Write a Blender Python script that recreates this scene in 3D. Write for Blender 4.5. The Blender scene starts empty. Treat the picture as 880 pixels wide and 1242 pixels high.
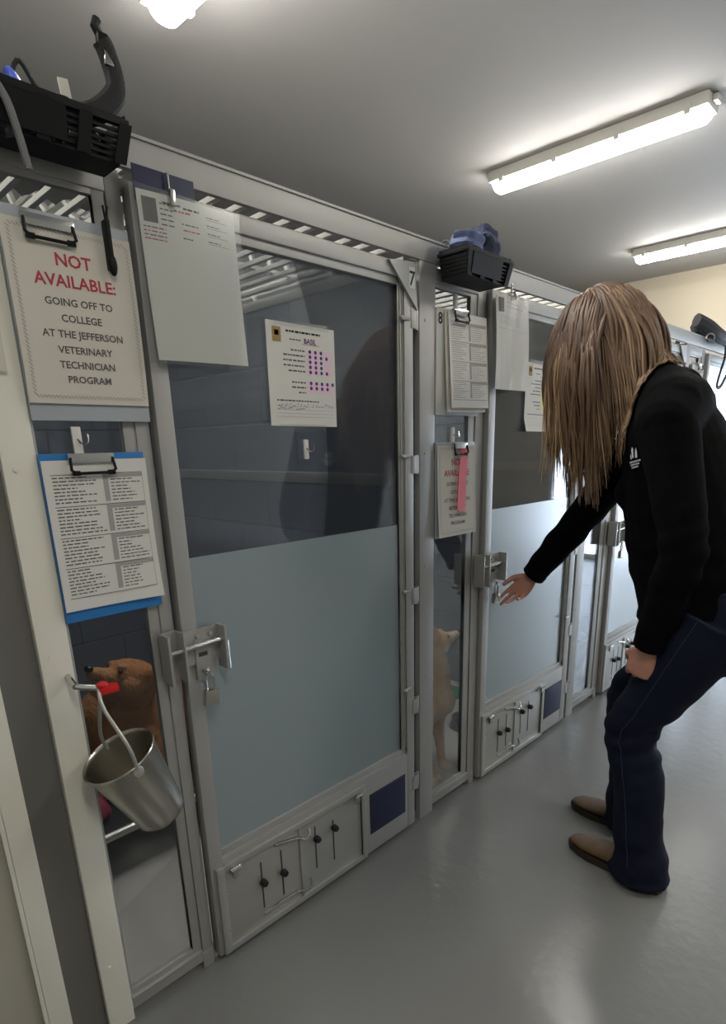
import bpy, bmesh, math, random
from mathutils import Vector, Matrix, noise
from mathutils.bvhtree import BVHTree
random.seed(4)
PI = math.pi
COL = bpy.context.scene.collection
V = Vector

# ------------------------------------------------------------------ materials
def lin(c):
    return tuple(((x/255)/12.92 if x/255 <= .04045 else ((x/255+.055)/1.055)**2.4) for x in c) + (1.0,)

def mat(name, rgb, rough=.5, metal=0.0, bump=0.0, bscale=200., var=0.0, vscale=6., spec=.5, emit=None, estr=0., coat=0., sheen=0., aniso=None):
    m = bpy.data.materials.new(name); m.use_nodes = True
    nt = m.node_tree; b = nt.nodes['Principled BSDF']
    c = lin(rgb)
    b.inputs['Base Color'].default_value = c
    b.inputs['Roughness'].default_value = rough
    b.inputs['Metallic'].default_value = metal
    b.inputs['Specular IOR Level'].default_value = spec
    b.inputs['Coat Weight'].default_value = coat
    b.inputs['Sheen Weight'].default_value = sheen
    if emit:
        b.inputs['Emission Color'].default_value = lin(emit); b.inputs['Emission Strength'].default_value = estr
    tc = nt.nodes.new('ShaderNodeTexCoord')
    if var > 0:
        n = nt.nodes.new('ShaderNodeTexNoise'); n.inputs['Scale'].default_value = vscale; n.inputs['Detail'].default_value = 5
        nt.links.new(tc.outputs['Object'], n.inputs['Vector'])
        mx = nt.nodes.new('ShaderNodeMixRGB'); mx.blend_type = 'MULTIPLY'; mx.inputs['Fac'].default_value = 1
        mx.inputs['Color1'].default_value = c
        r = nt.nodes.new('ShaderNodeValToRGB')
        r.color_ramp.elements[0].position = .3; r.color_ramp.elements[0].color = (1-var,)*3+(1,)
        r.color_ramp.elements[1].position = .7; r.color_ramp.elements[1].color = (1,1,1,1)
        nt.links.new(n.outputs['Fac'], r.inputs['Fac']); nt.links.new(r.outputs['Color'], mx.inputs['Color2'])
        nt.links.new(mx.outputs['Color'], b.inputs['Base Color'])
    if bump > 0:
        n = nt.nodes.new('ShaderNodeTexNoise'); n.inputs['Scale'].default_value = bscale; n.inputs['Detail'].default_value = 3
        nt.links.new(tc.outputs['Object'], n.inputs['Vector'])
        bp = nt.nodes.new('ShaderNodeBump'); bp.inputs['Strength'].default_value = bump; bp.inputs['Distance'].default_value = .01
        nt.links.new(n.outputs['Fac'], bp.inputs['Height']); nt.links.new(bp.outputs['Normal'], b.inputs['Normal'])
    return m

def glass_mat(name, tint=(235,240,240), refl=1.0, haze=0.04, hazecol=(150,160,165), rough=.02, frost=0.0, base=0.0):
    m = bpy.data.materials.new(name); m.use_nodes = True
    nt = m.node_tree; nt.nodes.clear()
    out = nt.nodes.new('ShaderNodeOutputMaterial')
    tr = nt.nodes.new('ShaderNodeBsdfTransparent'); tr.inputs['Color'].default_value = lin(tint)
    df = nt.nodes.new('ShaderNodeBsdfDiffuse'); df.inputs['Color'].default_value = lin(hazecol)
    tl = nt.nodes.new('ShaderNodeBsdfTranslucent'); tl.inputs['Color'].default_value = lin(hazecol)
    dm = nt.nodes.new('ShaderNodeMixShader'); dm.inputs[0].default_value = .5
    nt.links.new(df.outputs[0], dm.inputs[1]); nt.links.new(tl.outputs[0], dm.inputs[2])
    m1 = nt.nodes.new('ShaderNodeMixShader'); m1.inputs[0].default_value = haze
    nt.links.new(tr.outputs[0], m1.inputs[1]); nt.links.new(dm.outputs[0], m1.inputs[2])
    gl = nt.nodes.new('ShaderNodeBsdfGlossy'); gl.inputs['Roughness'].default_value = rough
    lw = nt.nodes.new('ShaderNodeFresnel'); lw.inputs['IOR'].default_value = 1.5
    mul = nt.nodes.new('ShaderNodeMath'); mul.operation = 'MULTIPLY_ADD'; mul.use_clamp = True
    mul.inputs[1].default_value = refl; mul.inputs[2].default_value = base
    nt.links.new(lw.outputs[0], mul.inputs[0])
    m2 = nt.nodes.new('ShaderNodeMixShader')
    nt.links.new(mul.outputs[0], m2.inputs[0]); nt.links.new(m1.outputs[0], m2.inputs[1]); nt.links.new(gl.outputs[0], m2.inputs[2])
    nt.links.new(m2.outputs[0], out.inputs['Surface'])
    return m

def floor_mat():
    m = mat('epoxy_floor', (120,121,119), rough=.26, spec=.5, var=.06, vscale=2.0)
    nt = m.node_tree; b = nt.nodes['Principled BSDF']; tc = [n for n in nt.nodes if n.type == 'TEX_COORD'][0]
    n = nt.nodes.new('ShaderNodeTexNoise'); n.inputs['Scale'].default_value = 28; n.inputs['Detail'].default_value = 4
    nt.links.new(tc.outputs['Object'], n.inputs['Vector'])
    bp = nt.nodes.new('ShaderNodeBump'); bp.inputs['Strength'].default_value = .10; bp.inputs['Distance'].default_value = .012
    nt.links.new(n.outputs['Fac'], bp.inputs['Height']); nt.links.new(bp.outputs['Normal'], b.inputs['Normal'])
    return m

def block_mat(name, rgb, axis='X'):
    """painted concrete block: running bond joints as a shallow bump and slightly darker line"""
    m = mat(name, rgb, rough=.55, spec=.4)
    nt = m.node_tree; b = nt.nodes['Principled BSDF']; tc = [n for n in nt.nodes if n.type == 'TEX_COORD'][0]
    sep = nt.nodes.new('ShaderNodeSeparateXYZ'); cmb = nt.nodes.new('ShaderNodeCombineXYZ')
    nt.links.new(tc.outputs['Object'], sep.inputs[0])
    nt.links.new(sep.outputs[axis], cmb.inputs['X']); nt.links.new(sep.outputs['Z'], cmb.inputs['Y'])
    br = nt.nodes.new('ShaderNodeTexBrick')
    br.inputs['Scale'].default_value = 1; br.inputs['Mortar Size'].default_value = .006; br.inputs['Mortar Smooth'].default_value = .4
    br.inputs['Brick Width'].default_value = .4; br.inputs['Row Height'].default_value = .2
    br.inputs['Color1'].default_value = lin(rgb); br.inputs['Color2'].default_value = lin(rgb)
    br.inputs['Mortar'].default_value = lin(tuple(int(v*.9) for v in rgb))
    nt.links.new(cmb.outputs[0], br.inputs['Vector'])
    nt.links.new(br.outputs['Color'], b.inputs['Base Color'])
    bp = nt.nodes.new('ShaderNodeBump'); bp.invert = True; bp.inputs['Strength'].default_value = .5; bp.inputs['Distance'].default_value = .004
    nt.links.new(br.outputs['Fac'], bp.inputs['Height']); nt.links.new(bp.outputs['Normal'], b.inputs['Normal'])
    return m

M = {}
M['alu'] = mat('satin_aluminium', (168,167,163), rough=.45, metal=.35, var=.05, vscale=9)
M['alu_dark'] = mat('gap_shade_and_dark_parts', (60,58,54), rough=.7)  # dark colour stands in for shade in gaps and slots; also dark fittings
M['plate'] = mat('brushed_steel_plate', (176,175,170), rough=.36, metal=.5, var=.05, vscale=14)
M['chrome'] = mat('polished_steel', (200,200,198), rough=.18, metal=1.0)
M['steel'] = mat('stainless_pail_steel', (190,186,176), rough=.27, metal=1.0, bump=.05, bscale=14)
M['black'] = mat('black_plastic', (8,8,10), rough=.5, spec=.22)
M['knob'] = mat('black_rubber_knob', (10,10,10), rough=.5)
M['floor'] = floor_mat()
M['ceiling'] = mat('ceiling_paint', (176,174,171), rough=.75, spec=.25)
M['wallcream'] = mat('cream_wall_paint', (186,176,156), rough=.8, var=.03, vscale=2)
M['wallgrey'] = mat('grey_wall_paint', (150,150,146), rough=.8)
M['blockx'] = block_mat('painted_block_along', (106,113,126), 'X')
M['blocky'] = block_mat('painted_block_across', (106,113,126), 'Y')
M['kfloor'] = mat('kennel_floor', (206,204,200), rough=.45, var=.05, vscale=5)
M['navy'] = mat('navy_vent_sheet', (30,36,66), rough=.5)
M['paper'] = mat('paper_white', (214,212,205), rough=.8, spec=.2)
M['paperw'] = mat('paper_warm', (206,201,190), rough=.8, spec=.2)
M['photo'] = mat('printed_photo_grey', (98,92,90), rough=.6)
M['ink'] = mat('grey_ink', (95,93,92), rough=.8)
M['inkl'] = mat('light_grey_ink', (158,157,154), rough=.8)
M['inkd'] = mat('black_ink', (40,38,40), rough=.8)
M['inkr'] = mat('red_ink', (176,62,78), rough=.8)
M['inkp'] = mat('purple_ink', (84,52,118), rough=.8)
M['pinkl'] = mat('pale_pink_ink', (226,196,210), rough=.8)
M['yell'] = mat('pale_yellow_ink', (222,216,160), rough=.8)
M['gold'] = mat('gold_brown_ink', (160,134,86), rough=.8)
M['numplate'] = mat('number_label_white', (196,198,194), rough=.6)
M['red'] = mat('coral_tape', (226,84,92), rough=.55)
M['redplastic'] = mat('red_plastic', (196,24,22), rough=.35)
M['blueboard'] = mat('blue_clipboard', (38,118,186), rough=.4)
M['clearboard'] = mat('pale_clipboard', (168,174,180), rough=.35)
M['whitehook'] = mat('white_plastic_hook', (216,214,208), rough=.4)
M['sleeve'] = glass_mat('clear_plastic_sleeve', tint=(252,253,253), refl=.4, haze=.04, hazecol=(215,218,220), rough=.2)
M['glass'] = glass_mat('door_glass', tint=(250,252,253), refl=.9, haze=.11, hazecol=(150,160,172), rough=.015)
M['glassd'] = glass_mat('side_pane_glass', tint=(250,251,251), refl=.4, haze=.012, hazecol=(130,136,140), rough=.02)
M['frost'] = glass_mat('frosted_film', tint=(150,158,160), refl=3.0, haze=.93, hazecol=(186,202,206), rough=.25)
M['poly'] = glass_mat('ribbed_clear_roof_sheet', tint=(252,252,250), refl=.8, haze=.32, hazecol=(236,234,226), rough=.1)
M['bar'] = mat('galvanised_bar', (214,212,205), rough=.4, metal=.2)
M['lampbody'] = mat('lamp_housing', (196,194,184), rough=.5)
M['lamp'] = mat('lamp_diffuser', (255,252,240), rough=.5, emit=(255,252,247), estr=46.0)
M['lampdim'] = mat('added_lamp_diffuser', (255,252,240), rough=.5, emit=(255,250,240), estr=32.0)  # for the fill lights added over the aisle
M['doorcream'] = mat('cream_door_paint', (176,172,158), rough=.5)
M['postcream'] = mat('cream_metal_lit', (226,223,210), rough=.5)  # paler than the other posts: stronger light near the camera put into colour
M['filler'] = mat('grey_filler_strip', (104,102,96), rough=.6)
M['daylight'] = mat('bright_window_pane', (235,242,250), rough=.3, emit=(214,232,255), estr=7.5)
M['winframe'] = mat('white_window_frame', (214,214,210), rough=.5)
M['skin'] = mat('skin', (196,142,122), rough=.5, var=.10, vscale=40)
M['lips'] = mat('lips', (150,84,80), rough=.5)
M['eye'] = mat('eye_white', (225,222,215), rough=.2)
M['iris'] = mat('iris_dark', (50,40,34), rough=.2)
M['jacket'] = mat('black_knit_jacket', (5,5,6), rough=.95, sheen=.0, bump=.35, bscale=420, spec=.1)
M['jeans'] = mat('dark_indigo_denim', (13,20,44), rough=.8, bump=.3, bscale=700, var=.45, vscale=5, spec=.25)
M['stitch'] = mat('denim_stitching', (42,48,70), rough=.8)
M['boot'] = mat('tan_brown_leather', (98,74,46), rough=.42, var=.3, vscale=18, bump=.15, bscale=90)
M['sole'] = mat('dark_boot_sole', (44,32,22), rough=.6)
M['logo'] = mat('white_embroidery', (214,216,220), rough=.7)
M['nose'] = mat('dog_nose_black', (18,16,16), rough=.35)
M['inear'] = mat('dog_inner_ear', (186,150,138), rough=.8)
M['green'] = mat('green_blanket', (46,128,92), rough=.9, bump=.5, bscale=80)
M['bowl'] = mat('dark_bowl', (58,58,60), rough=.35)
M['pink'] = mat('pink_toy', (176,66,96), rough=.7)
M['cot'] = mat('cot_fabric', (40,42,48), rough=.8)
M['navycloth'] = mat('navy_cloth', (30,38,66), rough=.85, bump=.4, bscale=120, var=.3, vscale=20)
M['darkcloth'] = mat('dark_blue_cloth', (26,32,52), rough=.85, bump=.4, bscale=120)
M['lightcloth'] = mat('pale_blue_cloth', (92,104,140), rough=.85, var=.3, vscale=30)
M['strap'] = mat('black_webbing', (22,20,22), rough=.7, bump=.3, bscale=300)
M['greystrap'] = mat('grey_webbing', (112,112,112), rough=.7, bump=.3, bscale=300)
M['bluelight'] = mat('bright_blue_plastic', (96,120,236), rough=.35)
M['cream'] = mat('cream_tag', (206,204,190), rough=.6)
M['teal'] = mat('teal_poster', (120,200,196), rough=.6)

def hair_mat():
    m = mat('brown_blond_hair', (96,70,50), rough=.5, spec=.5)
    nt = m.node_tree; b = nt.nodes['Principled BSDF']
    at = nt.nodes.new('ShaderNodeAttribute'); at.attribute_name = 'tone'
    r = nt.nodes.new('ShaderNodeValToRGB'); e = r.color_ramp.elements
    e[0].position = 0; e[0].color = lin((58,40,30)); e[1].position = 1; e[1].color = lin((196,166,122))
    k = e.new(.55); k.color = lin((104,78,56))
    nt.links.new(at.outputs['Fac'], r.inputs['Fac']); nt.links.new(r.outputs['Color'], b.inputs['Base Color'])
    return m
M['hair'] = hair_mat()

def fur_mat(name):
    m = mat(name, (170,130,86), rough=.8, spec=.2, bump=.5, bscale=160)
    nt = m.node_tree; b = nt.nodes['Principled BSDF']
    at = nt.nodes.new('ShaderNodeAttribute'); at.attribute_name = 'furcol'
    nt.links.new(at.outputs['Color'], b.inputs['Base Color'])
    tc = [n for n in nt.nodes if n.type == 'TEX_COORD'][0]
    n2 = [n for n in nt.nodes if n.type == 'TEX_NOISE'][0]
    mp = nt.nodes.new('ShaderNodeMapping'); mp.inputs['Scale'].default_value = (1,1,.25)
    nt.links.new(tc.outputs['Object'], mp.inputs[0]); nt.links.new(mp.outputs[0], n2.inputs['Vector'])
    return m
M['fur'] = fur_mat('short_dog_fur')

# ------------------------------------------------------------------ mesh builder
class MB:
    def __init__(s): s.v = []; s.f = []; s.m = []; s.cur = 0; s.mats = []
    def use(s, m):
        if isinstance(m, str): m = M[m]
        if m not in s.mats: s.mats.append(m)
        s.cur = s.mats.index(m); return s
    def add(s, vs, fs):
        o = len(s.v); s.v += [V(p) for p in vs]
        s.f += [tuple(i+o for i in f) for f in fs]; s.m += [s.cur]*len(fs); return s
    def box(s, x0, x1, y0, y1, z0, z1, b=0.0, T=None):
        if x0 > x1: x0, x1 = x1, x0
        if y0 > y1: y0, y1 = y1, y0
        if z0 > z1: z0, z1 = z1, z0
        b = min(b, (x1-x0)*.45, (y1-y0)*.45, (z1-z0)*.45)
        if b <= 0:
            vs = [(x,y,z) for x in (x0,x1) for y in (y0,y1) for z in (z0,z1)]
            fs = [(0,1,3,2),(4,6,7,5),(0,4,5,1),(2,3,7,6),(0,2,6,4),(1,5,7,3)]
        else:
            bm = bmesh.new(); bmesh.ops.create_cube(bm, size=1)
            for v in bm.verts: v.co = V(((x0+x1)/2+v.co.x*(x1-x0), (y0+y1)/2+v.co.y*(y1-y0), (z0+z1)/2+v.co.z*(z1-z0)))
            bmesh.ops.bevel(bm, geom=bm.edges[:], offset=b, segments=2, affect='EDGES', profile=.7)
            bm.verts.index_update(); vs = [v.co.copy() for v in bm.verts]; fs = [tuple(v.index for v in f.verts) for f in bm.faces]; bm.free()
        if T: vs = [T @ V(v) for v in vs]
        return s.add(vs, fs)
    def tube(s, pts, r, n=10, flat=1.0, up=None, cap=True):
        """tube along pts; r number or list; flat squashes along 'up'"""
        pts = [V(p) for p in pts]; k = len(pts); rs = r if isinstance(r, (list,tuple)) else [r]*k
        ref = V(up) if up else None; rings = []; prev = None
        for i, p in enumerate(pts):
            t = (pts[min(i+1,k-1)]-pts[max(i-1,0)])
            t = t.normalized() if t.length > 1e-9 else V((0,0,1))
            if ref is not None: a = ref - t*ref.dot(t)
            elif prev is not None: a = prev - t*prev.dot(t)
            else: a = t.orthogonal()
            if a.length < 1e-6: a = t.orthogonal()
            a.normalize(); prev = a; c = t.cross(a)
            rings.append([p + (c*math.cos(2*PI*j/n) + a*flat*math.sin(2*PI*j/n))*rs[i] for j in range(n)])
        vs = [v for rg in rings for v in rg]; fs = []
        for i in range(k-1):
            for j in range(n):
                fs.append((i*n+j, i*n+(j+1)%n, (i+1)*n+(j+1)%n, (i+1)*n+j))
        if cap: fs += [tuple(reversed(range(n))), tuple((k-1)*n+j for j in range(n))]
        return s.add(vs, fs)
    def lathe(s, prof, c=(0,0,0), axis=(0,0,1), n=32, cap=False):
        ax = V(axis).normalized(); a = ax.orthogonal().normalized(); b = ax.cross(a); c = V(c)
        vs = [c + ax*h + (a*math.cos(2*PI*j/n)+b*math.sin(2*PI*j/n))*r for r, h in prof for j in range(n)]; fs = []
        for i in range(len(prof)-1):
            for j in range(n): fs.append((i*n+j, i*n+(j+1)%n, (i+1)*n+(j+1)%n, (i+1)*n+j))
        if cap: fs += [tuple(reversed(range(n))), tuple((len(prof)-1)*n+j for j in range(n))]
        return s.add(vs, fs)
    def ball(s, c, r, n=12, T=None):
        r = r if isinstance(r, (tuple,list)) else (r,r,r); vs = []; fs = []
        for i in range(n+1):
            th = PI*i/n
            for j in range(2*n):
                ph = PI*j/n; p = V((r[0]*math.sin(th)*math.cos(ph), r[1]*math.sin(th)*math.sin(ph), r[2]*math.cos(th)))
                if T: p = T @ p
                vs.append(V(c)+p)
        for i in range(n):
            for j in range(2*n):
                fs.append((i*2*n+j, (i+1)*2*n+j, (i+1)*2*n+(j+1)%(2*n), i*2*n+(j+1)%(2*n)))
        return s.add(vs, fs)
    def prism(s, poly, y0, y1, T=None):
        """polygon in xz extruded along y"""
        n = len(poly); vs = [V((x,y0,z)) for x,z in poly]+[V((x,y1,z)) for x,z in poly]
        if T: vs = [T @ v for v in vs]
        fs = [tuple(range(n)), tuple(reversed(range(n,2*n)))]+[(i,(i+1)%n+0,(i+1)%n+n,i+n)[::-1] for i in range(n)]
        return s.add(vs, fs)
    def build(s, name, m=None, parent=None, smooth=True, angle=35, loc=None):
        me = bpy.data.meshes.new(name)
        o0 = V(loc) if loc is not None else V((0,0,0))
        me.from_pydata([tuple(v-o0) for v in s.v], [], s.f)
        if s.mats:
            for k in s.mats: me.materials.append(k)
            me.polygons.foreach_set('material_index', s.m)
        elif m: me.materials.append(M[m] if isinstance(m, str) else m)
        bm = bmesh.new(); bm.from_mesh(me); bmesh.ops.remove_doubles(bm, verts=bm.verts, dist=1e-6)
        bmesh.ops.recalc_face_normals(bm, faces=bm.faces); bm.to_mesh(me); bm.free()
        if smooth:
            me.polygons.foreach_set('use_smooth', [True]*len(me.polygons))
            try: me.set_sharp_from_angle(angle=math.radians(angle))
            except Exception: pass
        me.update()
        o = bpy.data.objects.new(name, me); COL.objects.link(o); o.location = o0
        if parent:
            o.parent = parent
            o.location = o0 - wloc(parent)
        return o

def wloc(o):
    p = V((0,0,0))
    while o: p += o.location; o = o.parent
    return p
def tag(o, label=None, cat=None, group=None, kind=None):
    if label: o['label'] = label
    if cat: o['category'] = cat
    if group: o['group'] = group
    if kind: o['kind'] = kind
    return o
def thing(name, label, cat, loc=(0,0,0), group=None):
    o = bpy.data.objects.new(name, None); COL.objects.link(o); o.location = loc; o.empty_display_size = .05
    return tag(o, label, cat, group)
def struct(name, mb, m=None, label=None, smooth=False):
    o = mb.build(name, m, smooth=smooth); return tag(o, label, None, None, 'structure')

# spline through points
def cr(pts, n=8):
    P = [V(p) for p in pts]; P = [P[0]*2-P[1]]+P+[P[-1]*2-P[-2]]; out = []
    for i in range(1, len(P)-2):
        for k in range(n):
            t = k/n; a,b,c,d = P[i-1:i+3]
            out.append(.5*((2*b)+(c-a)*t+(2*a-5*b+4*c-d)*t*t+(3*b-a-3*c+d)*t**3))
    out.append(P[-2]); return out
def crv(vals, n=8):
    return [p.x for p in cr([(v,0,0) for v in vals], n)]

# text as flat mesh (built-in font)
_tc = {}
def text_geo(s, size, bold=0.0):
    k = (s, bold)
    if k not in _tc:
        cu = bpy.data.curves.new('t', 'FONT'); cu.body = s; cu.size = 1.0; cu.resolution_u = 2; cu.offset = bold
        ob = bpy.data.objects.new('t', cu); COL.objects.link(ob)
        dg = bpy.context.evaluated_depsgraph_get(); me = bpy.data.meshes.new_from_object(ob.evaluated_get(dg))
        vs = [v.co.copy() for v in me.vertices]; fs = [tuple(p.vertices) for p in me.polygons]
        bpy.data.objects.remove(ob); bpy.data.curves.remove(cu); bpy.data.meshes.remove(me); _tc[k] = (vs, fs)
    vs, fs = _tc[k]
    w = max([v.x for v in vs] or [0])
    return [(v.x*size, v.y*size) for v in vs], fs, w*size

class Sheet:
    """a sheet of paper u:0..w right, v:0..h down; everything bends with fn(u,v)->depth towards the viewer"""
    def __init__(s, w, h, fn=None, base='paper', th=.0012):
        s.w, s.h = w, h; s.fn = fn or (lambda u,v: 0); s.mb = MB(); s.mb.use(base)
        n, m = 6, 16; vs = []; fs = []
        for side in (0, 1):
            for j in range(m+1):
                for i in range(n+1): vs.append((w*i/n, h*j/m, -side*th))
        K = (n+1)*(m+1)
        for j in range(m):
            for i in range(n):
                a = j*(n+1)+i; fs.append((a, a+n+1, a+n+2, a+1)); fs.append((K+a, K+a+1, K+a+n+2, K+a+n+1))
        rim = [i for i in range(n+1)]+[j*(n+1)+n for j in range(1,m+1)]+[m*(n+1)+i for i in range(n-1,-1,-1)]+[j*(n+1) for j in range(m-1,0,-1)]
        for a, b in zip(rim, rim[1:]+rim[:1]): fs.append((a, b, b+K, a+K))
        s._put(vs, fs)
    def _put(s, vs, fs):
        s.mb.add([(u, -(s.fn(u,v)+d), -v) for u,v,d in vs], fs)
    def rect(s, u0, v0, u1, v1, m, d=.0005):
        s.mb.use(m); k = max(1, int((v1-v0)/.02)); vs = []; fs = []
        for j in range(k+1):
            v = v0+(v1-v0)*j/k; vs += [(u0,v,d),(u1,v,d)]
        for j in range(k): fs.append((2*j,2*j+2,2*j+3,2*j+1))
        s._put(vs, fs)
    def text(s, t, u, v, size, m, align='C', bold=0.0, sx=1.0):
        s.mb.use(m); vs, fs, w = text_geo(t, size, bold); w *= sx
        o = {'C':-w/2,'L':0,'R':-w}[align]
        s._put([(u+o+x*sx, v-y, .0007) for x,y in vs], fs)
    def words(s, u0, u1, v, hgt, m, rng, fill=1.0):
        u = u0; end = u0+(u1-u0)*fill
        while u < end:
            w = rng.uniform(.004,.013); s.rect(u, v-hgt/2, min(u+w, end), v+hgt/2, m); u += w+rng.uniform(.0014,.003)
    def scribble(s, u0, u1, v, m, rng, amp=.003):
        s.mb.use(m); u = u0; vs = []; fs = []; y = v
        while u < u1:
            if rng.random() < .14: u += .005; y = v; continue
            nu = u+rng.uniform(.0015,.003); ny = v+rng.uniform(-amp, amp); b = len(vs)
            vs += [(u,y-.0006,.0006),(u,y+.0006,.0006),(nu,ny+.0006,.0006),(nu,ny-.0006,.0006)]; fs.append((b,b+1,b+2,b+3)); u, y = nu, ny
        s._put(vs, fs)
    def done(s, name, parent, x, y, z, rot=0.0, lean=0.0):
        R = Matrix.Translation((x,y,z)) @ Matrix.Rotation(rot, 4, 'Y') @ Matrix.Rotation(lean, 4, 'X')
        s.mb.v = [R @ p for p in s.mb.v]
        me = bpy.data.meshes.new(name); loc = wloc(parent) if parent else V((x,y,z))
        me.from_pydata([tuple(p-loc) for p in s.mb.v], [], s.mb.f)
        for k in s.mb.mats: me.materials.append(k)
        me.polygons.foreach_set('material_index', s.mb.m); me.update()
        o = bpy.data.objects.new(name, me); COL.objects.link(o)
        if parent: o.parent = parent
        else: o.location = loc
        return o

def remesh(mb, voxel, smooth=2, keep=None):
    """fuse the closed pieces in mb into one continuous smooth mesh; returns verts, faces"""
    me = bpy.data.meshes.new('tmp'); me.from_pydata([tuple(v) for v in mb.v], [], mb.f)
    bm = bmesh.new(); bm.from_mesh(me); bmesh.ops.recalc_face_normals(bm, faces=bm.faces); bm.to_mesh(me); bm.free()
    ob = bpy.data.objects.new('tmp', me); COL.objects.link(ob)
    r = ob.modifiers.new('r', 'REMESH'); r.mode = 'VOXEL'; r.voxel_size = voxel
    if smooth:
        sm = ob.modifiers.new('s', 'SMOOTH'); sm.factor = .5; sm.iterations = smooth
    dg = bpy.context.evaluated_depsgraph_get(); out = bpy.data.meshes.new_from_object(ob.evaluated_get(dg))
    bpy.data.objects.remove(ob); bpy.data.meshes.remove(me)
    return out
def link_mesh(me, name, m, parent):
    me.name = name; me.materials.clear(); me.materials.append(M[m] if isinstance(m, str) else m)
    me.polygons.foreach_set('use_smooth', [True]*len(me.polygons))
    o = bpy.data.objects.new(name, me); COL.objects.link(o)
    if parent:
        for v in me.vertices: v.co -= wloc(parent)
        o.parent = parent
    me.update(); return o
def limb(mb, pts, rad, n=16, sub=6, up=None, flat=1.0):
    P = cr(pts, sub); R = crv(rad, sub)
    # rounded ends
    t0 = (P[0]-P[1]).normalized(); t1 = (P[-1]-P[-2]).normalized()
    A = [P[0]+t0*R[0]*k for k in (.95,.8,.5)]; ra = [R[0]*k for k in (.25,.6,.86)]
    B = [P[-1]+t1*R[-1]*k for k in (.5,.8,.95)]; rb = [R[-1]*k for k in (.86,.6,.25)]
    mb.tube(A+P+B, ra+R+rb, n=n, up=up, flat=flat)
# ================================================================== ROOM
XE = 6.62; YA = -3.3; YB = 4.6; XN = -2.4; ZC = 2.82
mb = MB(); mb.box(XN-.1, XE+.1, YA-.1, YB+.1, -.08, 0.0); struct('floor', mb, 'floor', 'smooth grey epoxy floor of the aisle and kennels')
mb = MB(); mb.box(XN-.1, XE+.1, YA-.1, YB+.1, ZC, ZC+.08); struct('ceiling', mb, 'ceiling', 'plain painted ceiling over the kennels')
mb = MB(); mb.box(.26,5.94,.06,1.78,0,.010); struct('floor_kennels', mb, 'kfloor', 'raised kennel floor slab, added in lighter grey to brighten the interior')  # added slab; its lighter colour stands in for brighter light inside
# end wall with two window openings
def wall_x(name, x0, x1, ya, yb, z0, z1, holes, m, label):
    mb = MB(); ys = sorted(set([ya,yb]+[h[0] for h in holes]+[h[1] for h in holes]))
    for a, b in zip(ys, ys[1:]):
        hs = [h for h in holes if h[0] <= a+1e-6 and h[1] >= b-1e-6]
        if not hs: mb.box(x0,x1,a,b,z0,z1)
        else:
            h = hs[0]
            if h[2] > z0: mb.box(x0,x1,a,b,z0,h[2])
            mb.box(x0,x1,a,b,h[3],z1)
    return struct(name, mb, m, label)
holes = [(-2.30,-1.45,.0,2.05), (-.95,-.12,.0,2.05)]  # first opening: a reflected window, extended to the floor for added light
wall_x('wall_far', XE, XE+.1, YA, YB, 0, ZC, holes, 'wallcream', 'cream painted wall at the far end of the room')
for k, h in enumerate(holes):
    mb = MB(); y0,y1,z0,z1 = h; w = .05
    mb.box(XE-.015,XE+.08,y0,y0+w,z0,z1,.004).box(XE-.015,XE+.08,y1-w,y1,z0,z1,.004).box(XE-.015,XE+.08,y0+w,y1-w,z1-w,z1,.004).box(XE-.015,XE+.08,y0+w,y1-w,z0,z0+w,.004)
    if k: mb.box(XE-.01,XE+.07,y0+w,y1-w,.95,1.02,.004)
    f = struct('door_2' if k == 0 else 'door_1', mb, 'winframe', 'reflected window in the far wall, extended to a glazed door for added light' if k == 0 else 'glazed door to the outside in the far wall')
    mb = MB(); mb.box(XE+.03,XE+.036,y0+w,y1-w,z0+w,z1-w)
    g = mb.build('pane', 'daylight', f, smooth=False)
mb = MB(); mb.box(XN,XE,YB,YB+.1,0,ZC); struct('wall_back', mb, 'wallgrey', 'grey wall behind the kennels')
mb = MB(); mb.box(XN,XE,YA-.1,YA,0,ZC); struct('wall_aisle', mb, 'wallgrey', 'grey wall along the aisle opposite the kennels')
mb = MB(); mb.box(XN-.1,XN,YA,YB,0,ZC); struct('wall_near', mb, 'wallgrey', 'grey wall at the near end of the aisle')

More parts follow.
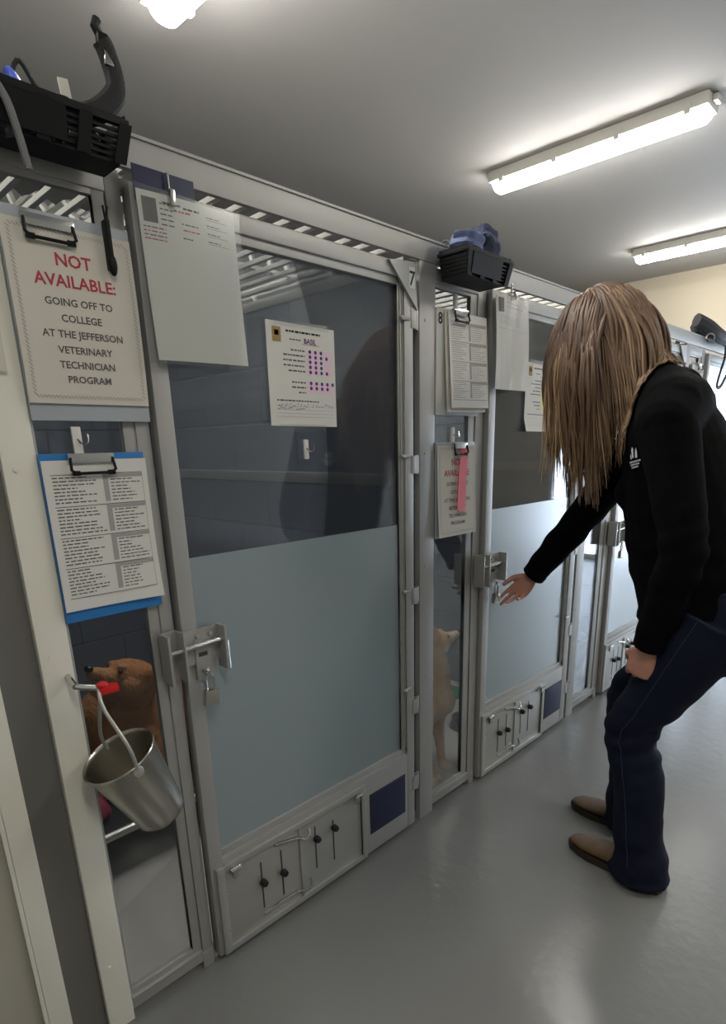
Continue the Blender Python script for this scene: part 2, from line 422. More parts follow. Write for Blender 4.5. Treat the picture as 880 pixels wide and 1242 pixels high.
# ceiling lights, perpendicular to the row
LX = [-.74, 1.375, 3.49, 5.63]
LL = ['long sealed ceiling light behind the camera end of the aisle', 'sealed ceiling light cut off by the top edge, only one corner showing',
      'long sealed ceiling light nearer the middle, its whole length visible', 'sealed ceiling light at the far right, farthest from the viewer']
LIGHTS = [(x, .53, l) for x, l in zip(LX, LL)]+[(.0,-1.9,'added unseen fill light over the aisle near the camera'),(2.43,-2.0,'added unseen fill light over the aisle behind the woman'),(4.55,-2.0,'added unseen fill light over the aisle near the far door')]  # aisle fixtures are out of view, added to brighten the kennel fronts
for lx, yc, lb in LIGHTS:
    t = thing('ceiling_light', lb, 'ceiling light', (lx,yc,ZC), 'sealed ceiling lights')
    mb = MB(); mb.box(lx-.075,lx+.075,yc-.59,yc+.59,ZC-.055,ZC,.012)
    for s in (-1,1): mb.box(lx-.03,lx+.03,yc+s*.585,yc+s*.615,ZC-.035,ZC-.008,.004)
    mb.build('housing','lampbody',t)
    mb = MB(); n = 12; 
    prof = [(.062*math.cos(PI+PI*i/n), ZC-.055+.048*math.sin(PI+PI*i/n)) for i in range(n+1)]
    T = Matrix.Translation((lx,0,0)); ys = [yc-.575, yc-.555, yc+.555, yc+.575]; sc = [.72,1,1,.72]; vs = []; fs = []
    for y, k in zip(ys, sc): vs += [(lx+a*k, y, (ZC-.055)+(z-(ZC-.055))*k) for a,z in prof]
    K = n+1
    for i in range(3):
        for j in range(n): fs.append((i*K+j, i*K+j+1, (i+1)*K+j+1, (i+1)*K+j))
    fs += [tuple(range(K)), tuple(3*K+j for j in range(K)), (0,K,2*K,3*K,3*K+n,2*K+n,K+n,n)]
    mb.add(vs, fs); mb.build('diffuser','lamp' if yc > 0 else 'lampdim',t,angle=60)
    for k, y in enumerate((-.5,-.17,.17,.5)):
        for s in (-1,1):
            mb = MB(); mb.box(lx+s*.06,lx+s*.08,yc+y-.014,yc+y+.014,ZC-.07,ZC-.03,.004); mb.build('clip','lampbody',t)

# ================================================================== KENNEL ROW
ZT = 1.855
# post x0, post x1, pane right, gate left, pane left, pane right, gate right
BAYS = {
 'six':   (-.805,-.747,-.58,-.515,-.475,.225,.275),
 'seven': (.322,.379,.547,.608,.650,1.345,1.402),
 'eight': (1.445,1.517,1.707,1.793,1.838,2.450,2.516),
 'nine':  (2.560,2.632,2.812,2.92,2.965,3.570,3.640),
 'ten':   (3.690,3.762,3.942,4.05,4.095,4.70,4.77),
 'eleven':(4.820,4.892,5.072,5.18,5.225,5.83,5.90)}
where = {'six':'nearest the camera at the left edge','seven':'left of the door marked 7','eight':'between the doors marked 7 and 8','nine':'just behind the woman','ten':'behind the woman towards the far end','eleven':'at the far end of the row'}
gwhere = {'six':'cut off by the left edge','seven':'large door with the number 7 on its corner bracket','eight':'behind the reaching hand, with pale frosted lower pane','nine':'partly hidden by the woman','ten':'farther right behind the woman','eleven':'last of the row'}
xs = [b[0] for b in BAYS.values()]+[5.945]
# posts
pl = ['narrow aluminium kennel post beyond the left edge','pale aluminium kennel post running down the left edge of the view','aluminium kennel post between doors 7 and 8','aluminium kennel post at the right side of door 8','aluminium kennel post hidden behind the woman','aluminium kennel post far behind the woman','last aluminium kennel post at the end of the row']
for k, x in enumerate(xs):
    if k == 0: continue
    w = .057 if k < 2 else .072
    mb = MB(); mb.box(x,x+w,0,.055,.0,1.80,.004)
    for z in (.18,.55,.93,1.28,1.65):
        mb.lathe([(.0001,-.002),(.0045,-.002),(.0045,.001)], (x+w*.35,0,z), (0,1,0), 10)
    o = mb.build('kennel_post','postcream' if k == 1 else 'alu',loc=(x,0,0)); tag(o, pl[k], 'post', 'kennel posts')
# header beam
mb = MB(); mb.box(-.9,6.02,-.002,.012,1.80,ZT,.002); mb.box(-.9,6.02,-.006,.06,ZT-.004,ZT+.002,.001); mb.box(-.9,6.02,.10,.13,1.80,1.82,.002)
tag(mb.build('header_beam','alu'), 'long flat aluminium beam along the top of all kennel doors', 'beam')

KB = 1.78   # kennel depth
mb = MB(); mb.box(-.9,5.98,KB,KB+.14,0,1.86); struct('wall_kennel_back', mb, 'blockx', 'grey blue block wall behind the kennels')
for k, x in enumerate(xs):
    mb = MB(); mb.box(x+.012,x+(.045 if k < 2 else .06),.057,KB,0,1.795)
    o = struct('wall_partition', mb, 'blocky', 'grey blue partition wall between two kennels')
    mb = MB(); mb.use('alu'); xx = x+.012
    mb.box(xx-.008,xx+.002,.06,KB,1.18,1.218,.002); mb.box(xx-.012,xx+.055,.06,KB,1.79,1.82,.003)
    o = mb.build('rail','alu',o)

# roof grates
for k, (nm, b) in enumerate(BAYS.items()):
    x0 = b[1]; x1 = xs[k+1]
    t = thing('roof_grate', 'galvanised bar grate roofing the kennel '+{'six':'at the left edge','seven':'behind door 7, seen through its top','eight':'behind the marked 8 panel','nine':'right of door 8','ten':'far behind the woman','eleven':'at the end of the row'}[nm], 'grate', (x0,.06,1.82), 'kennel roof grates')
    mb = MB()
    x = .646-.0676*40
    while x < x1-.02:
        if x > x0+.005: mb.box(x-.007,x+.007,.014,KB,1.822,1.834,.002)
        x += .0676
    mb.build('bars','bar',t)
    mb = MB()
    for y in (.5,.95,1.4): mb.box(x0,x1,y-.008,y+.008,1.836,1.846,.001)
    mb.build('cross_bars','bar',t)
    # ribbed clear sheet lying on the rear half of the bars
    s = MB(); n = 60; y0 = .42; vs = []; fs = []
    m_ = 26
    for j in range(m_+1):
        for i in range(n+1):
            xx = x0+(x1-x0)*i/n; yy = y0+(KB-y0)*j/m_
            vs.append((xx, yy, 1.862+.010*math.sin(xx*95)+.004*noise.noise(V((xx*30,yy*30,k)))))
    for j in range(m_):
        for i in range(n):
            a = j*(n+1)+i; fs.append((a,a+1,a+n+2,a+n+1))
    s.add(vs,fs); tag(s.build('roof_sheet','poly'), 'ribbed clear plastic sheet lying on the roof bars, '+{'six':'at the left edge','seven':'above door 7','eight':'above the marked 8 panel','nine':'right of door 8','ten':'behind the woman','eleven':'farthest right'}[nm], 'roof sheet', 'clear roof sheets')

def frame_rect(mb, x0,x1,z0,z1, wl,wr,wb,wt, y0,y1, b=.003):
    mb.box(x0,x0+wl,y0,y1,z0,z1,b); mb.box(x1-wr,x1,y0,y1,z0,z1,b)
    mb.box(x0+wl,x1-wr,y0,y1,z0,z0+wb,b); mb.box(x0+wl,x1-wr,y0,y1,z1-wt,z1,b)

for k, (nm, b) in enumerate(BAYS.items()):
    p0,p1,sr,gl,dl,dr,gr = b
    if nm == 'six':   # plain flush utility door at the near end of the row
        t = thing('flush_door','plain cream flush door with raised edge frame at the lower left corner','door',(-.6,0,0))
        mb = MB(); mb.box(-.62,.206,.004,.034,.01,1.775,.003); mb.build('leaf','doorcream',t)
        mb = MB(); frame_rect(mb,-.66,.250,.01,1.797,.045,.042,.04,.02,-.004,.045,.004); mb.box(.199,.207,-.008,.0,.05,1.75,.002); mb.build('frame','postcream',t)
        mb = MB(); mb.box(.252,.320,.012,.045,0,1.797); mb.build('edge_filler','filler',t)
        continue
    # ---- fixed side panel
    t = thing('side_panel', 'narrow glazed aluminium side panel '+where[nm], 'kennel panel', (p1,.02,0), 'narrow kennel side panels')
    x1 = gl-.008
    mb = MB(); frame_rect(mb, p1-.001,x1, .022,1.795, .006,(x1-sr)*.55,.035,.04, .006,.028)
    frame_rect(mb, p1,sr+(x1-sr)*.5, .045,1.775, .007,(x1-sr)*.5,.03,.03, .010,.026,.002)
    mb.box(x1-.032,x1-.002,.004,.030,0,.05,.003)
    mb.box(p1+.002,x1-.04,.0,.02,.052,.06,.002)
    mb.build('frame','alu',t)
    mb = MB(); mb.box(p1+.005,sr+.004,.015,.019,.07,1.745); mb.build('glass_pane','glassd',t,smooth=False)
    mb = MB(); mb.box(gl-.008,gl-.001,.022,.036,.02,1.78); mb.build('edge_shade_strip','alu_dark',t)  # added dark strip in place of shade, blocks light through the gap
    # ---- gate
    t = thing('kennel_gate', 'aluminium and glass kennel gate '+gwhere[nm], 'kennel door', (gl,0,0), 'kennel doors')
    Z0 = .018; ZG = 1.775
    mb = MB(); frame_rect(mb, gl,gr,Z0,ZG, dl-gl-.006,(gr-dr)-.02,.285,.035, -.012,.02,.004)
    frame_rect(mb, dl-.010,dr+.024,.30,1.748, .010,.024,.024,.026, -.004,.018,.002)
    mb.box(dr+.006,dr+.010,-.008,.0,.33,1.73,.001); mb.box(dr+.016,dr+.019,-.008,.0,.33,1.73,.001)
    mb.box(dl-.006,dr+.02,-.008,.0,.300,.306,.001)
    mb.build('frame','alu',t)
    mb = MB(); mb.box(dl-.002,dr+.002,.004,.009,1.0765,1.724); mb.build('clear_pane','glass',t,smooth=False)
    mb = MB(); mb.box(dl-.002,dr+.002,.004,.009,.322,1.0765); mb.build('frosted_pane','frost',t,smooth=False)
    for z in (1.64,1.275,.87,.54):
        mb = MB(); mb.tube([(dr+.006,-.016,z),(dr+.034,-.016,z)],.005,8); mb.ball((dr+.006,-.016,z),.007,6)
        mb.build('pane_fastener','plate',t)
    # hinges on the post side
    for z in (1.645,1.25,.846,.465,.176):
        mb = MB(); mb.box(gr-.010,gr+.012,-.0145,-.010,z-.026,z+.026,.002); mb.box(gr+.0,gr+.036,-.002,.004,z-.026,z+.026,.002)
        mb.tube([(gr+.016,-.008,z-.028),(gr+.016,-.008,z+.028)],.006,10)
        mb.build('hinge','plate',t)
    mb = MB(); mb.box(gr+.002,gr+.042,.02,.032,.03,1.76); mb.build('gap_shade_strip','alu_dark',t)  # dark strip standing in for the shade between gate and post
    # hatch (sliding plate) with slots, knobs, rod
    W = gr-gl; s = W/.794
    X = lambda u: gl+(u-.608)*s
    hx0, hx1 = X(.632), X(1.143)
    mb = MB()
    frame_rect(mb, hx0-.012,hx1+.012, .02,.285, .022,.020,.018,.018, -.022,-.010,.003)
    mb.box(hx0+.010,hx1-.008,-.015,-.0122,.036,.268,.001)
    mb.box(X(.885),X(.893),-.020,-.0145,.038,.268,.001)
    for (u,z) in ((.642,.2),(.642,.09),(.70,.275),(.80,.03),(.95,.03),(1.03,.275),(1.152,.2),(1.152,.09)):
        mb.lathe([(.0001,-.0235),(.0035,-.0235),(.0035,-.021)], (X(u),0,z), (0,1,0), 8)
    o = mb.build('hatch_plate','plate',t)
    for (u,za,zb,zk) in ((.753,.083,.231,.170),(.821,.083,.231,.161),(.946,.098,.242,.203),(1.016,.087,.228,.204)):
        mb = MB(); mb.box(X(u)-.0022,X(u)+.0022,-.0162,-.0148,za,zb,.0005); mb.build('slot','alu_dark',o)
        mb = MB(); mb.lathe([(.0001,-.034),(.008,-.034),(.0105,-.029),(.0105,-.019),(.006,-.015),(.0001,-.015)], (X(u),0,zk),(0,1,0),14); mb.build('knob','knob',o)
    mb = MB(); mb.tube(cr([(X(.75),-.017,.066),(X(.852),-.021,.070),(X(.889),-.026,.062),(X(.905),-.034,.070),(X(.914),-.026,.090)],5),.0045,8)
    mb.build('lift_rod','chrome',o); mb = MB()
    mb.tube(cr([(X(.80),-.018,.262),(X(.877),-.022,.243),(X(.898),-.028,.232),(X(.910),-.034,.240),(X(.917),-.024,.256)],5),.0042,8)
    mb.build('lift_rod','chrome',o)
    for u,z in ((.668,.262),(1.112,.262)):
        mb = MB(); mb.box(X(u)-.006,X(u)+.010,-.03,-.020,z-.02,z+.012,.003); mb.tube([(X(u)-.012,-.03,z+.006),(X(u)+.016,-.03,z+.010)],.006,8); mb.build('thumb_latch','chrome',o)
    # vent window
    vx0, vx1 = X(1.182), X(1.347)
    mb = MB(); mb.box(vx0-.004,vx1+.004,-.0135,-.0115,.086,.234,.0006); mb.build('vent_rim','alu_dark',t)
    mb = MB(); mb.box(vx0,vx1,-.0145,-.012,.09,.23,.0004); mb.build('vent_cover','navy',t)
    # corner bracket with number plate
    mb = MB(); mb.prism([(gr-.104,1.772),(gr-.002,1.782),(gr+.010,1.665)][::-1], -.020,-.013); br = mb.build('corner_bracket','alu',t)
    if nm == 'seven':
        S = Sheet(.024,.052,base='numplate',th=.0008); S.text('7',.012,.045,.050,'inkd',bold=.015); S.done('number_label',br,gr-.026,-.0206,1.768)
        bpy.context.view_layer.update()
    # latch
    lz = .868; lx = gl
    mb = MB(); mb.box(lx-.004,lx+.088,-.020,-.014,lz-.030,lz+.052,.003); mb.box(lx+.020,lx+.070,-.024,-.0135,lz-.068,lz+.03,.004)
    mb.box(lx+.082,lx+.088,-.052,-.014,lz-.05,lz+.054,.002)
    for (u,z) in ((.062,.036),(.066,-.018),(.03,.036)): mb.lathe([(.0001,-.027),(.004,-.027),(.005,-.023)],(lx+u,0,lz+z),(0,1,0),10)
    L = mb.build('latch_plate','plate',t)
    mb = MB(); mb.box(lx-.052,lx-.010,-.010,-.004,lz-.056,lz+.058,.002); mb.box(lx-.052,lx-.046,-.046,-.006,lz-.056,lz+.058,.002); mb.box(lx-.016,lx-.010,-.046,-.006,lz-.056,lz+.058,.002)
    mb.build('strike_bracket','plate',t)
    mb = MB(); mb.tube([(lx-.048,-.036,lz+.016),(lx+.084,-.036,lz+.022)],.0062,10); mb.tube([(lx+.084,-.036,lz+.022),(lx+.089,-.046,lz+.018),(lx+.090,-.046,lz-.05)],.005,8)
    mb.build('slide_bolt','chrome',L)
    mb = MB(); mb.box(lx+.028,lx+.05,-.0248,-.0236,lz-.012,lz-.002,.0004); mb.build('keyhole','alu_dark',L)
    mb = MB(); mb.tube(cr([(lx+.034,-.026,lz-.045),(lx+.04,-.044,lz-.05),(lx+.046,-.026,lz-.045)],4),.004,8); mb.build('staple','chrome',L)
    # padlock hanging from the staple
    px, pz = lx+.040, lz-.050
    t2 = thing('padlock','small steel padlock hanging from the latch of the '+{'six':'gate at the left edge','seven':'gate marked 7','eight':'gate with the reaching hand before it','nine':'gate beside the jacket','ten':'second last gate','eleven':'last gate'}[nm],'padlock',(px,-.04,pz),'padlocks')
    mb = MB(); mb.tube([(px-.010,-.04,pz-.045)]+[(px+.010*math.cos(PI-PI*i/8),-.04,pz-.018+.014*math.sin(PI*i/8)) for i in range(9)]+[(px+.010,-.04,pz-.045)],.003,8); mb.build('shackle','chrome',t2)
    mb = MB(); mb.box(px-.017,px+.017,-.048,-.032,pz-.078,pz-.040,.004,T=Matrix.Translation((px,0,pz-.045)) @ Matrix.Rotation(.12,4,'Y') @ Matrix.Translation((-px,0,-(pz-.045)))); mb.build('body','steel',t2)
# ================================================================== PAPERS, CLIPBOARDS
rng = random.Random(11)
def HG(t): return (t.location.x-.03,t.location.x+.03,-.004,.0055,t.location.z+.20,t.location.z+.22)
def clip_wire(parent, x, y, z, w=.09, name='clip', m='chrome'):
    """low profile clipboard clamp: plate plus the folded wire lever"""
    mb = MB(); mb.box(x-w/2,x+w/2,y-.010,y-.001,z-.004,z+.014,.003)
    o = mb.build(name, m, parent)
    mb = MB(); mb.tube([(x-w/2+.004,y-.009,z+.006),(x-w/2+.002,y-.014,z-.016),(x-w/2+.012,y-.013,z-.022),(x+w/2-.012,y-.013,z-.022),(x+w/2-.002,y-.014,z-.016),(x+w/2-.004,y-.009,z+.006)],.0028,8)
    for s in (-1,1): mb.box(x+s*(w/2-.010)-.007,x+s*(w/2-.010)+.007,y-.015,y-.009,z-.026,z-.017,.002)
    mb.build('lever','black',o)
    return o
def adhesive_hook(label, x, y, z, h=.045, w=.014):
    t = thing('adhesive_hook', label, 'hook', (x,y,z), 'white adhesive hooks')
    mb = MB(); mb.box(x-w/2,x+w/2,y-.006,y,z-h,z,.005); mb.build('base','whitehook',t)
    mb = MB(); mb.tube(cr([(x,y-.006,z-h*.45),(x+.004,y-.016,z-h*.62),(x+.013,y-.019,z-h*.55),(x+.015,y-.016,z-h*.25)],4),.0018,6); mb.build('wire','chrome',t)
def hatch_border(S, w, h, mg=.012, n=26):
    k = int(h*140)
    for i in range(k):
        v = mg+(h-2*mg)*i/k
        for u in (mg*.7, w-mg):
            S.mb.use('inkl'); S._put([(u,v,.0006),(u+.002,v,.0006),(u+.007,v+.0055,.0006),(u+.005,v+.0055,.0006)],[(0,3,2,1)])
    k = int(w*140)
    for i in range(k):
        u = mg+(w-2*mg)*i/k
        for v in (mg*.6, h-mg*1.2):
            S._put([(u,v,.0006),(u+.002,v,.0006),(u+.007,v+.0055,.0006),(u+.005,v+.0055,.0006)],[(0,3,2,1)])
def not_available(S, w, h, faint=False):
    hatch_border(S, w, h)
    rows = [('NOT',.215,.028,'inkr'),('AVAILABLE:',.33,.027,'inkr'),('GOING OFF TO',.435,.0165,'ink'),('COLLEGE',.525,.0165,'ink'),('AT THE JEFFERSON',.615,.0165,'ink'),('VETERINARY',.705,.0165,'ink'),('TECHNICIAN',.79,.0165,'ink'),('PROGRAM',.875,.0165,'ink')]
    for t, v, sz, m in rows: S.text(t, w*.5, h*v, sz, m, bold=.02)
def table_sheet(S, w, h, ink='ink', cols=(.06,.56,.94), rows=4, mg=.09):
    H = h*(1-mg-.09)/rows
    for r in range(rows):
        v0 = h*mg+H*r
        S.rect(w*cols[0], v0, w*cols[2], v0+.0012, 'ink')
        S.rect(w*cols[1]-.004, v0+.002, w*cols[1]+.006, v0+H*.92, 'inkl')
        S.rect(w*cols[1]+.006, v0+.002, w*cols[2], v0+.009, 'inkl')
        n = 8
        for k in range(n):
            v = v0+H*(k+.9)/(n+1)
            S.words(w*cols[0]+.002, w*cols[1]-.008, v, .0022, ink, rng, rng.uniform(.45,1))
            if k: S.words(w*cols[1]+.010, w*cols[2]-.004, v, .0020, ink, rng, rng.uniform(.4,1))
    v1 = h*mg+H*rows; S.rect(w*cols[0], v1, w*cols[2], v1+.0012, 'ink')
    S.rect(w*cols[2], h*mg, w*cols[2]+.0009, v1, 'inkl')

# kennel 7 side panel, upper clipboard
t = thing('clipboard','pale clipboard whose bordered page reads NOT AVAILABLE in red, at upper left','clipboard',(.482,-.02,1.37),'clipboards')
mb = MB(); mb.box(.380,.598,-.006,-.002,1.362,1.695,.0015); mb.box(*HG(t)); mb.build('board','clearboard',t)
clip_wire(t,.455,-.008,1.672,.085)
S = Sheet(.216,.285, lambda u,v: .003+.008*math.sin(v/.285*PI)*.5, base='paperw'); not_available(S,.216,.285)
S.done('printed_page',t,.380,-.008,1.676,0.0)
mb = MB(); mb.box(.548,.556,-.030,-.010,1.62,1.70,.003); mb.tube([(.552,-.022,1.70),(.548,-.026,1.72),(.556,-.026,1.72),(.552,-.022,1.70)],.002,6)
mb.ball((.553,-.026,1.628),(.008,.006,.018),8); mb.build('bulldog_clip','black',t)
# lower blue clipboard
t = thing('clipboard','bright blue clipboard holding a page of four printed table rows','clipboard',(.468,-.02,1.0),'clipboards')
mb = MB(); mb.box(.379,.574,-.006,-.002,.990,1.305,.0015); mb.box(*HG(t)); mb.build('board','blueboard',t)
clip_wire(t,.468,-.008,1.291,.085)
def curl(u,v):
    a = max(0,(u/.205+v/.28-1.35)); return .004+.03*a*a
S = Sheet(.194,.280, curl, base='paper'); table_sheet(S,.194,.280); S.done('printed_page',t,.380,-.008,1.293,0.0)
adhesive_hook('white adhesive hook just above the blue clipboard', .452,-.0,1.352,.05,.017)
# plain page on the left post
S = Sheet(.15,.30,lambda u,v:.003, base='paperw'); o = S.done('loose_page',None,.205,-.006,1.74); tag(o,'plain off-white page on the post at the far left edge','paper')

# page in clear sleeve over the gate 7 frame
t = thing('hanging_page','large white page with a small dark photo, hung over the door 7 frame','paper',(.72,-.03,1.48),'pages hung by clips')
mb = MB(); mb.box(.612,.735,-.024,-.021,1.745,1.802,.001); mb.build('dark_backing','navy',t)
h7 = .287; S = Sheet(.208,h7,lambda u,v:.002+.006*(v/h7)**2+.003*math.sin(u*20), base='paper')
S.rect(.008,.010,.036,.050,'photo')
for k in range(5): S.words(.042,.075,.016+.0085*k,.0022,'ink',rng,.8)
S.words(.048,.085,.0135,.003,'ink',rng)
S.words(.09,.125,.0155,.0035,'inkd',rng); S.words(.07,.105,.0225,.003,'inkr',rng)
for k in range(4):
    S.words(.140,.170,.020+.014*k,.0018,'ink',rng); S.rect(.140,.0235+.014*k,.188,.0242+.014*k,'ink')
S.words(.084,.120,.042,.0022,'ink',rng); S.words(.086,.122,.052,.0022,'inkr',rng)
for k in range(4): S.words(.006,.055,.058+.0065*k,.0018,'inkr' if k%2 else 'ink',rng,.9)
S.words(.084,.105,.066,.002,'inkd',rng); S.rect(.006,.066,.200,.0664,'inkl')
S.done('printed_page',t,.612,-.026,1.762,-.018)
mb = MB(); P = [(.600,1.768),(.826,1.764),(.818,1.470),(.596,1.468)]; mb.prism(P[::-1],-.0385,-.0375); mb.build('clear_sleeve','sleeve',t,smooth=False)
mb = MB(); mb.box(.672,.682,-.044,-.020,1.745,1.772,.002); mb.tube([(.677,-.03,1.77),(.677,-.03,1.80)],.003,6); mb.build('clip','chrome',t)

# kennel card on glass of door 7
t = thing('kennel_card','taped rating card with rows of purple dots and handwriting on the glass of door 7','card',(1.007,-.0,1.357),'rating cards taped on glass')
w,h = .209,.229
def rating(S, w, h, name, dots=True):
    S.rect(w*.08,h*.05,w*.20,h*.19,'gold'); S.rect(w*.11,h*.08,w*.17,h*.13,'ink')
    S.words(w*.27,w*.78,h*.075,.0045,'inkd',rng); S.words(w*.32,w*.48,h*.15,.003,'ink',rng)
    if name: S.text(name,w*.62,h*.175,.016,'inkp',bold=.02)
    S.rect(w*.50,h*.183,w*.76,h*.187,'ink')
    ys = [.25,.30,.35,.40,.45,.56,.61]; L = [3,4,3,3,4,5,4]
    if dots:
        S.rect(w*.56,h*.235,w*.76,h*.475,'pinkl',.0003)
        S.rect(w*.82,h*.235,w*.95,h*.475,'gold' if 0 else 'pinkl',.0003)
        S.rect(w*.56,h*.545,w*.95,h*.66,'pinkl',.0003)
    else: S.rect(w*.55,h*.24,w*.93,h*.66,'yell',.0003)
    for y, k in zip(ys, L):
        S.words(w*rng.uniform(.14,.34),w*.53,h*y,.0035,'ink',rng)
        if dots:
            for j in range(k):
                cx, cy = w*(.61+.085*j), h*y; S.mb.use('inkp'); S._put([(cx+.0045*math.cos(a*PI/4),cy+.0045*math.sin(a*PI/4),.0006) for a in range(8)],[tuple(range(8))])
    S.words(w*.42,w*.53,h*.66,.003,'ink',rng)
    S.words(w*.10,w*.72,h*.745,.003,'ink',rng)
    if dots: S.scribble(w*.11,w*.95,h*.79,'inkp',rng,.005); S.scribble(w*.11,w*.5,h*.825,'inkp',rng,.003)
    for k in range(4): S.rect(w*.09,h*(.80+.035*k),w*.95,h*(.803+.035*k),'inkl')
S = Sheet(w,h,lambda u,v:.0015,base='paper'); rating(S,w,h,'BASIL'); S.done('printed_card',t,.902,.002,1.586,.008)
mb = MB(); mb.box(.925,1.09,-.0012,.003,1.578,1.592); mb.build('tape','sleeve',t,smooth=False)
mb = MB(); mb.box(.925,1.07,-.0012,.003,1.343,1.360); mb.build('tape','sleeve',t,smooth=False)
adhesive_hook('white adhesive hook on the glass below the rating card of door 7', 1.002,.004,1.325,.047,.014)

# kennel 8 side panel
t = thing('clipboard','upper clipboard of the side panel marked 8, thick stack of table pages','clipboard',(1.64,-.01,1.39),'clipboards')
mb = MB(); mb.box(1.518,1.742,-.004,.001,1.392,1.690,.0015); mb.box(*HG(t)); o = mb.build('board','numplate',t)
S = Sheet(.03,.052,base='numplate',th=.0006); S.text('8',.014,.042,.044,'inkd',bold=.02); S.done('number_label',o,1.520,-.0046,1.690)
S = Sheet(.208,.282,lambda u,v:.003+.010*(v/.282),base='paperw'); S.done('under_page',t,1.548,-.006,1.682,-.02)
S = Sheet(.200,.270,lambda u,v:.006+.014*(v/.27),base='paper'); table_sheet(S,.200,.270,'inkl',(.05,.52,.97)); S.done('printed_page',t,1.560,-.008,1.683,-.02)
clip_wire(t,1.612,-.016,1.680,.075)
mb = MB(); mb.box(1.60,1.612,-.010,.0,1.69,1.735,.002); mb.build('hanger','whitehook',t)
t = thing('clipboard','lower clipboard of the side panel marked 8, page crossed by a coral red strip','clipboard',(1.63,-.01,1.01),'clipboards')
mb = MB(); mb.box(1.519,1.728,-.004,.0,1.012,1.312,.0015); mb.box(*HG(t)); mb.build('board','clearboard',t)
S = Sheet(.205,.287,lambda u,v:.003+.010*(v/.287)**2,base='paperw'); not_available(S,.205,.287); S.done('printed_page',t,1.520,-.006,1.302,.0)
clip_wire(t,1.625,-.012,1.296,.075)
S = Sheet(.042,.205,lambda u,v:.002+.010*(v/.2)**2,base='red',th=.0008); S.scribble(.012,.030,.05,'inkd',rng,.012); S.scribble(.012,.030,.12,'inkd',rng,.012)
S.done('coral_strip',t,1.632,-.016,1.300,.14)
adhesive_hook('white adhesive hook above the clipboard with the coral strip', 1.625,.015,1.358,.05,.016)
mb = MB(); mb.box(1.52,1.56,.030,.036,1.325,1.39); mb.box(1.575,1.66,.030,.036,1.325,1.39); 
# page over the gate 8 frame
t = thing('hanging_page','wrinkled clear sleeve with a faint page, hung over the door 8 frame','paper',(1.88,-.03,1.48),'pages hung by clips')
h8=.285; S = Sheet(.200,h8,lambda u,v:.004+.010*(v/h8)+.004*math.sin(u*30+v*12),base='paper')
S.rect(.012,.010,.042,.052,'photo'); S.words(.055,.15,.02,.002,'inkl',rng); S.words(.06,.17,.032,.002,'inkl',rng)
for k in range(4): S.words(.02,.18,.062+.007*k,.0015,'inkl',rng,.8)
S.rect(.01,.10,.19,.1008,'inkl'); S.done('printed_page',t,1.785,-.026,1.762,.0)
mb = MB(); n=14; vs=[]; fs=[]
for j in range(n+1):
    for i in range(n+1):
        u=i/n; v=j/n; vs.append((1.779+.21*u, -.046-.012*v-.006*abs(math.sin(u*9+3*v)), 1.768-.298*v+.02*u*v))
for j in range(n):
    for i in range(n):
        a=j*(n+1)+i; fs.append((a,a+1,a+n+2,a+n+1))
mb.add(vs,fs); mb.build('clear_sleeve','sleeve',t)
mb = MB(); mb.box(1.872,1.882,-.05,-.020,1.752,1.775,.002); mb.tube([(1.877,-.03,1.77),(1.877,-.03,1.80)],.003,6); mb.build('clip','chrome',t)
# card on glass of door 8
t = thing('kennel_card','curled card with a pale yellow column on the glass of door 8','card',(2.14,0,1.35),'rating cards taped on glass')
S = Sheet(.205,.238,lambda u,v:.0015+.012*max(0,v/.238-.8)*5*(1-u/.3 if u<.3 else 0),base='paper'); rating(S,.205,.238,None,False); S.done('printed_card',t,2.044,.002,1.583,.01)
mb = MB(); mb.box(2.07,2.22,-.0012,.003,1.577,1.592); mb.build('tape','sleeve',t,smooth=False)
# other hanging pages farther along
for (x,z,w,h,lb) in ((2.652,1.238,.205,.285,'white page low on the narrow side panel just beyond door 8'),(3.79,1.70,.20,.28,'page on the side panel behind the woman, second last kennel'),(2.652,1.64,.205,.28,'upper page on the side panel just beyond door 8, behind the hair')):
    t = thing('clipboard',lb,'clipboard',(x+w/2,-.01,z-h),'clipboards')
    mb = MB(); mb.box(x-.003,x+w+.003,-.004,.0,z-h-.012,z+.015,.0015); mb.box(*HG(t)); mb.build('board','clearboard',t)
    S = Sheet(w,h,lambda u,v:.003,base='paper'); table_sheet(S,w,h,'inkl'); S.done('printed_page',t,x,-.006,z); clip_wire(t,x+w/2,-.01,z,.08)

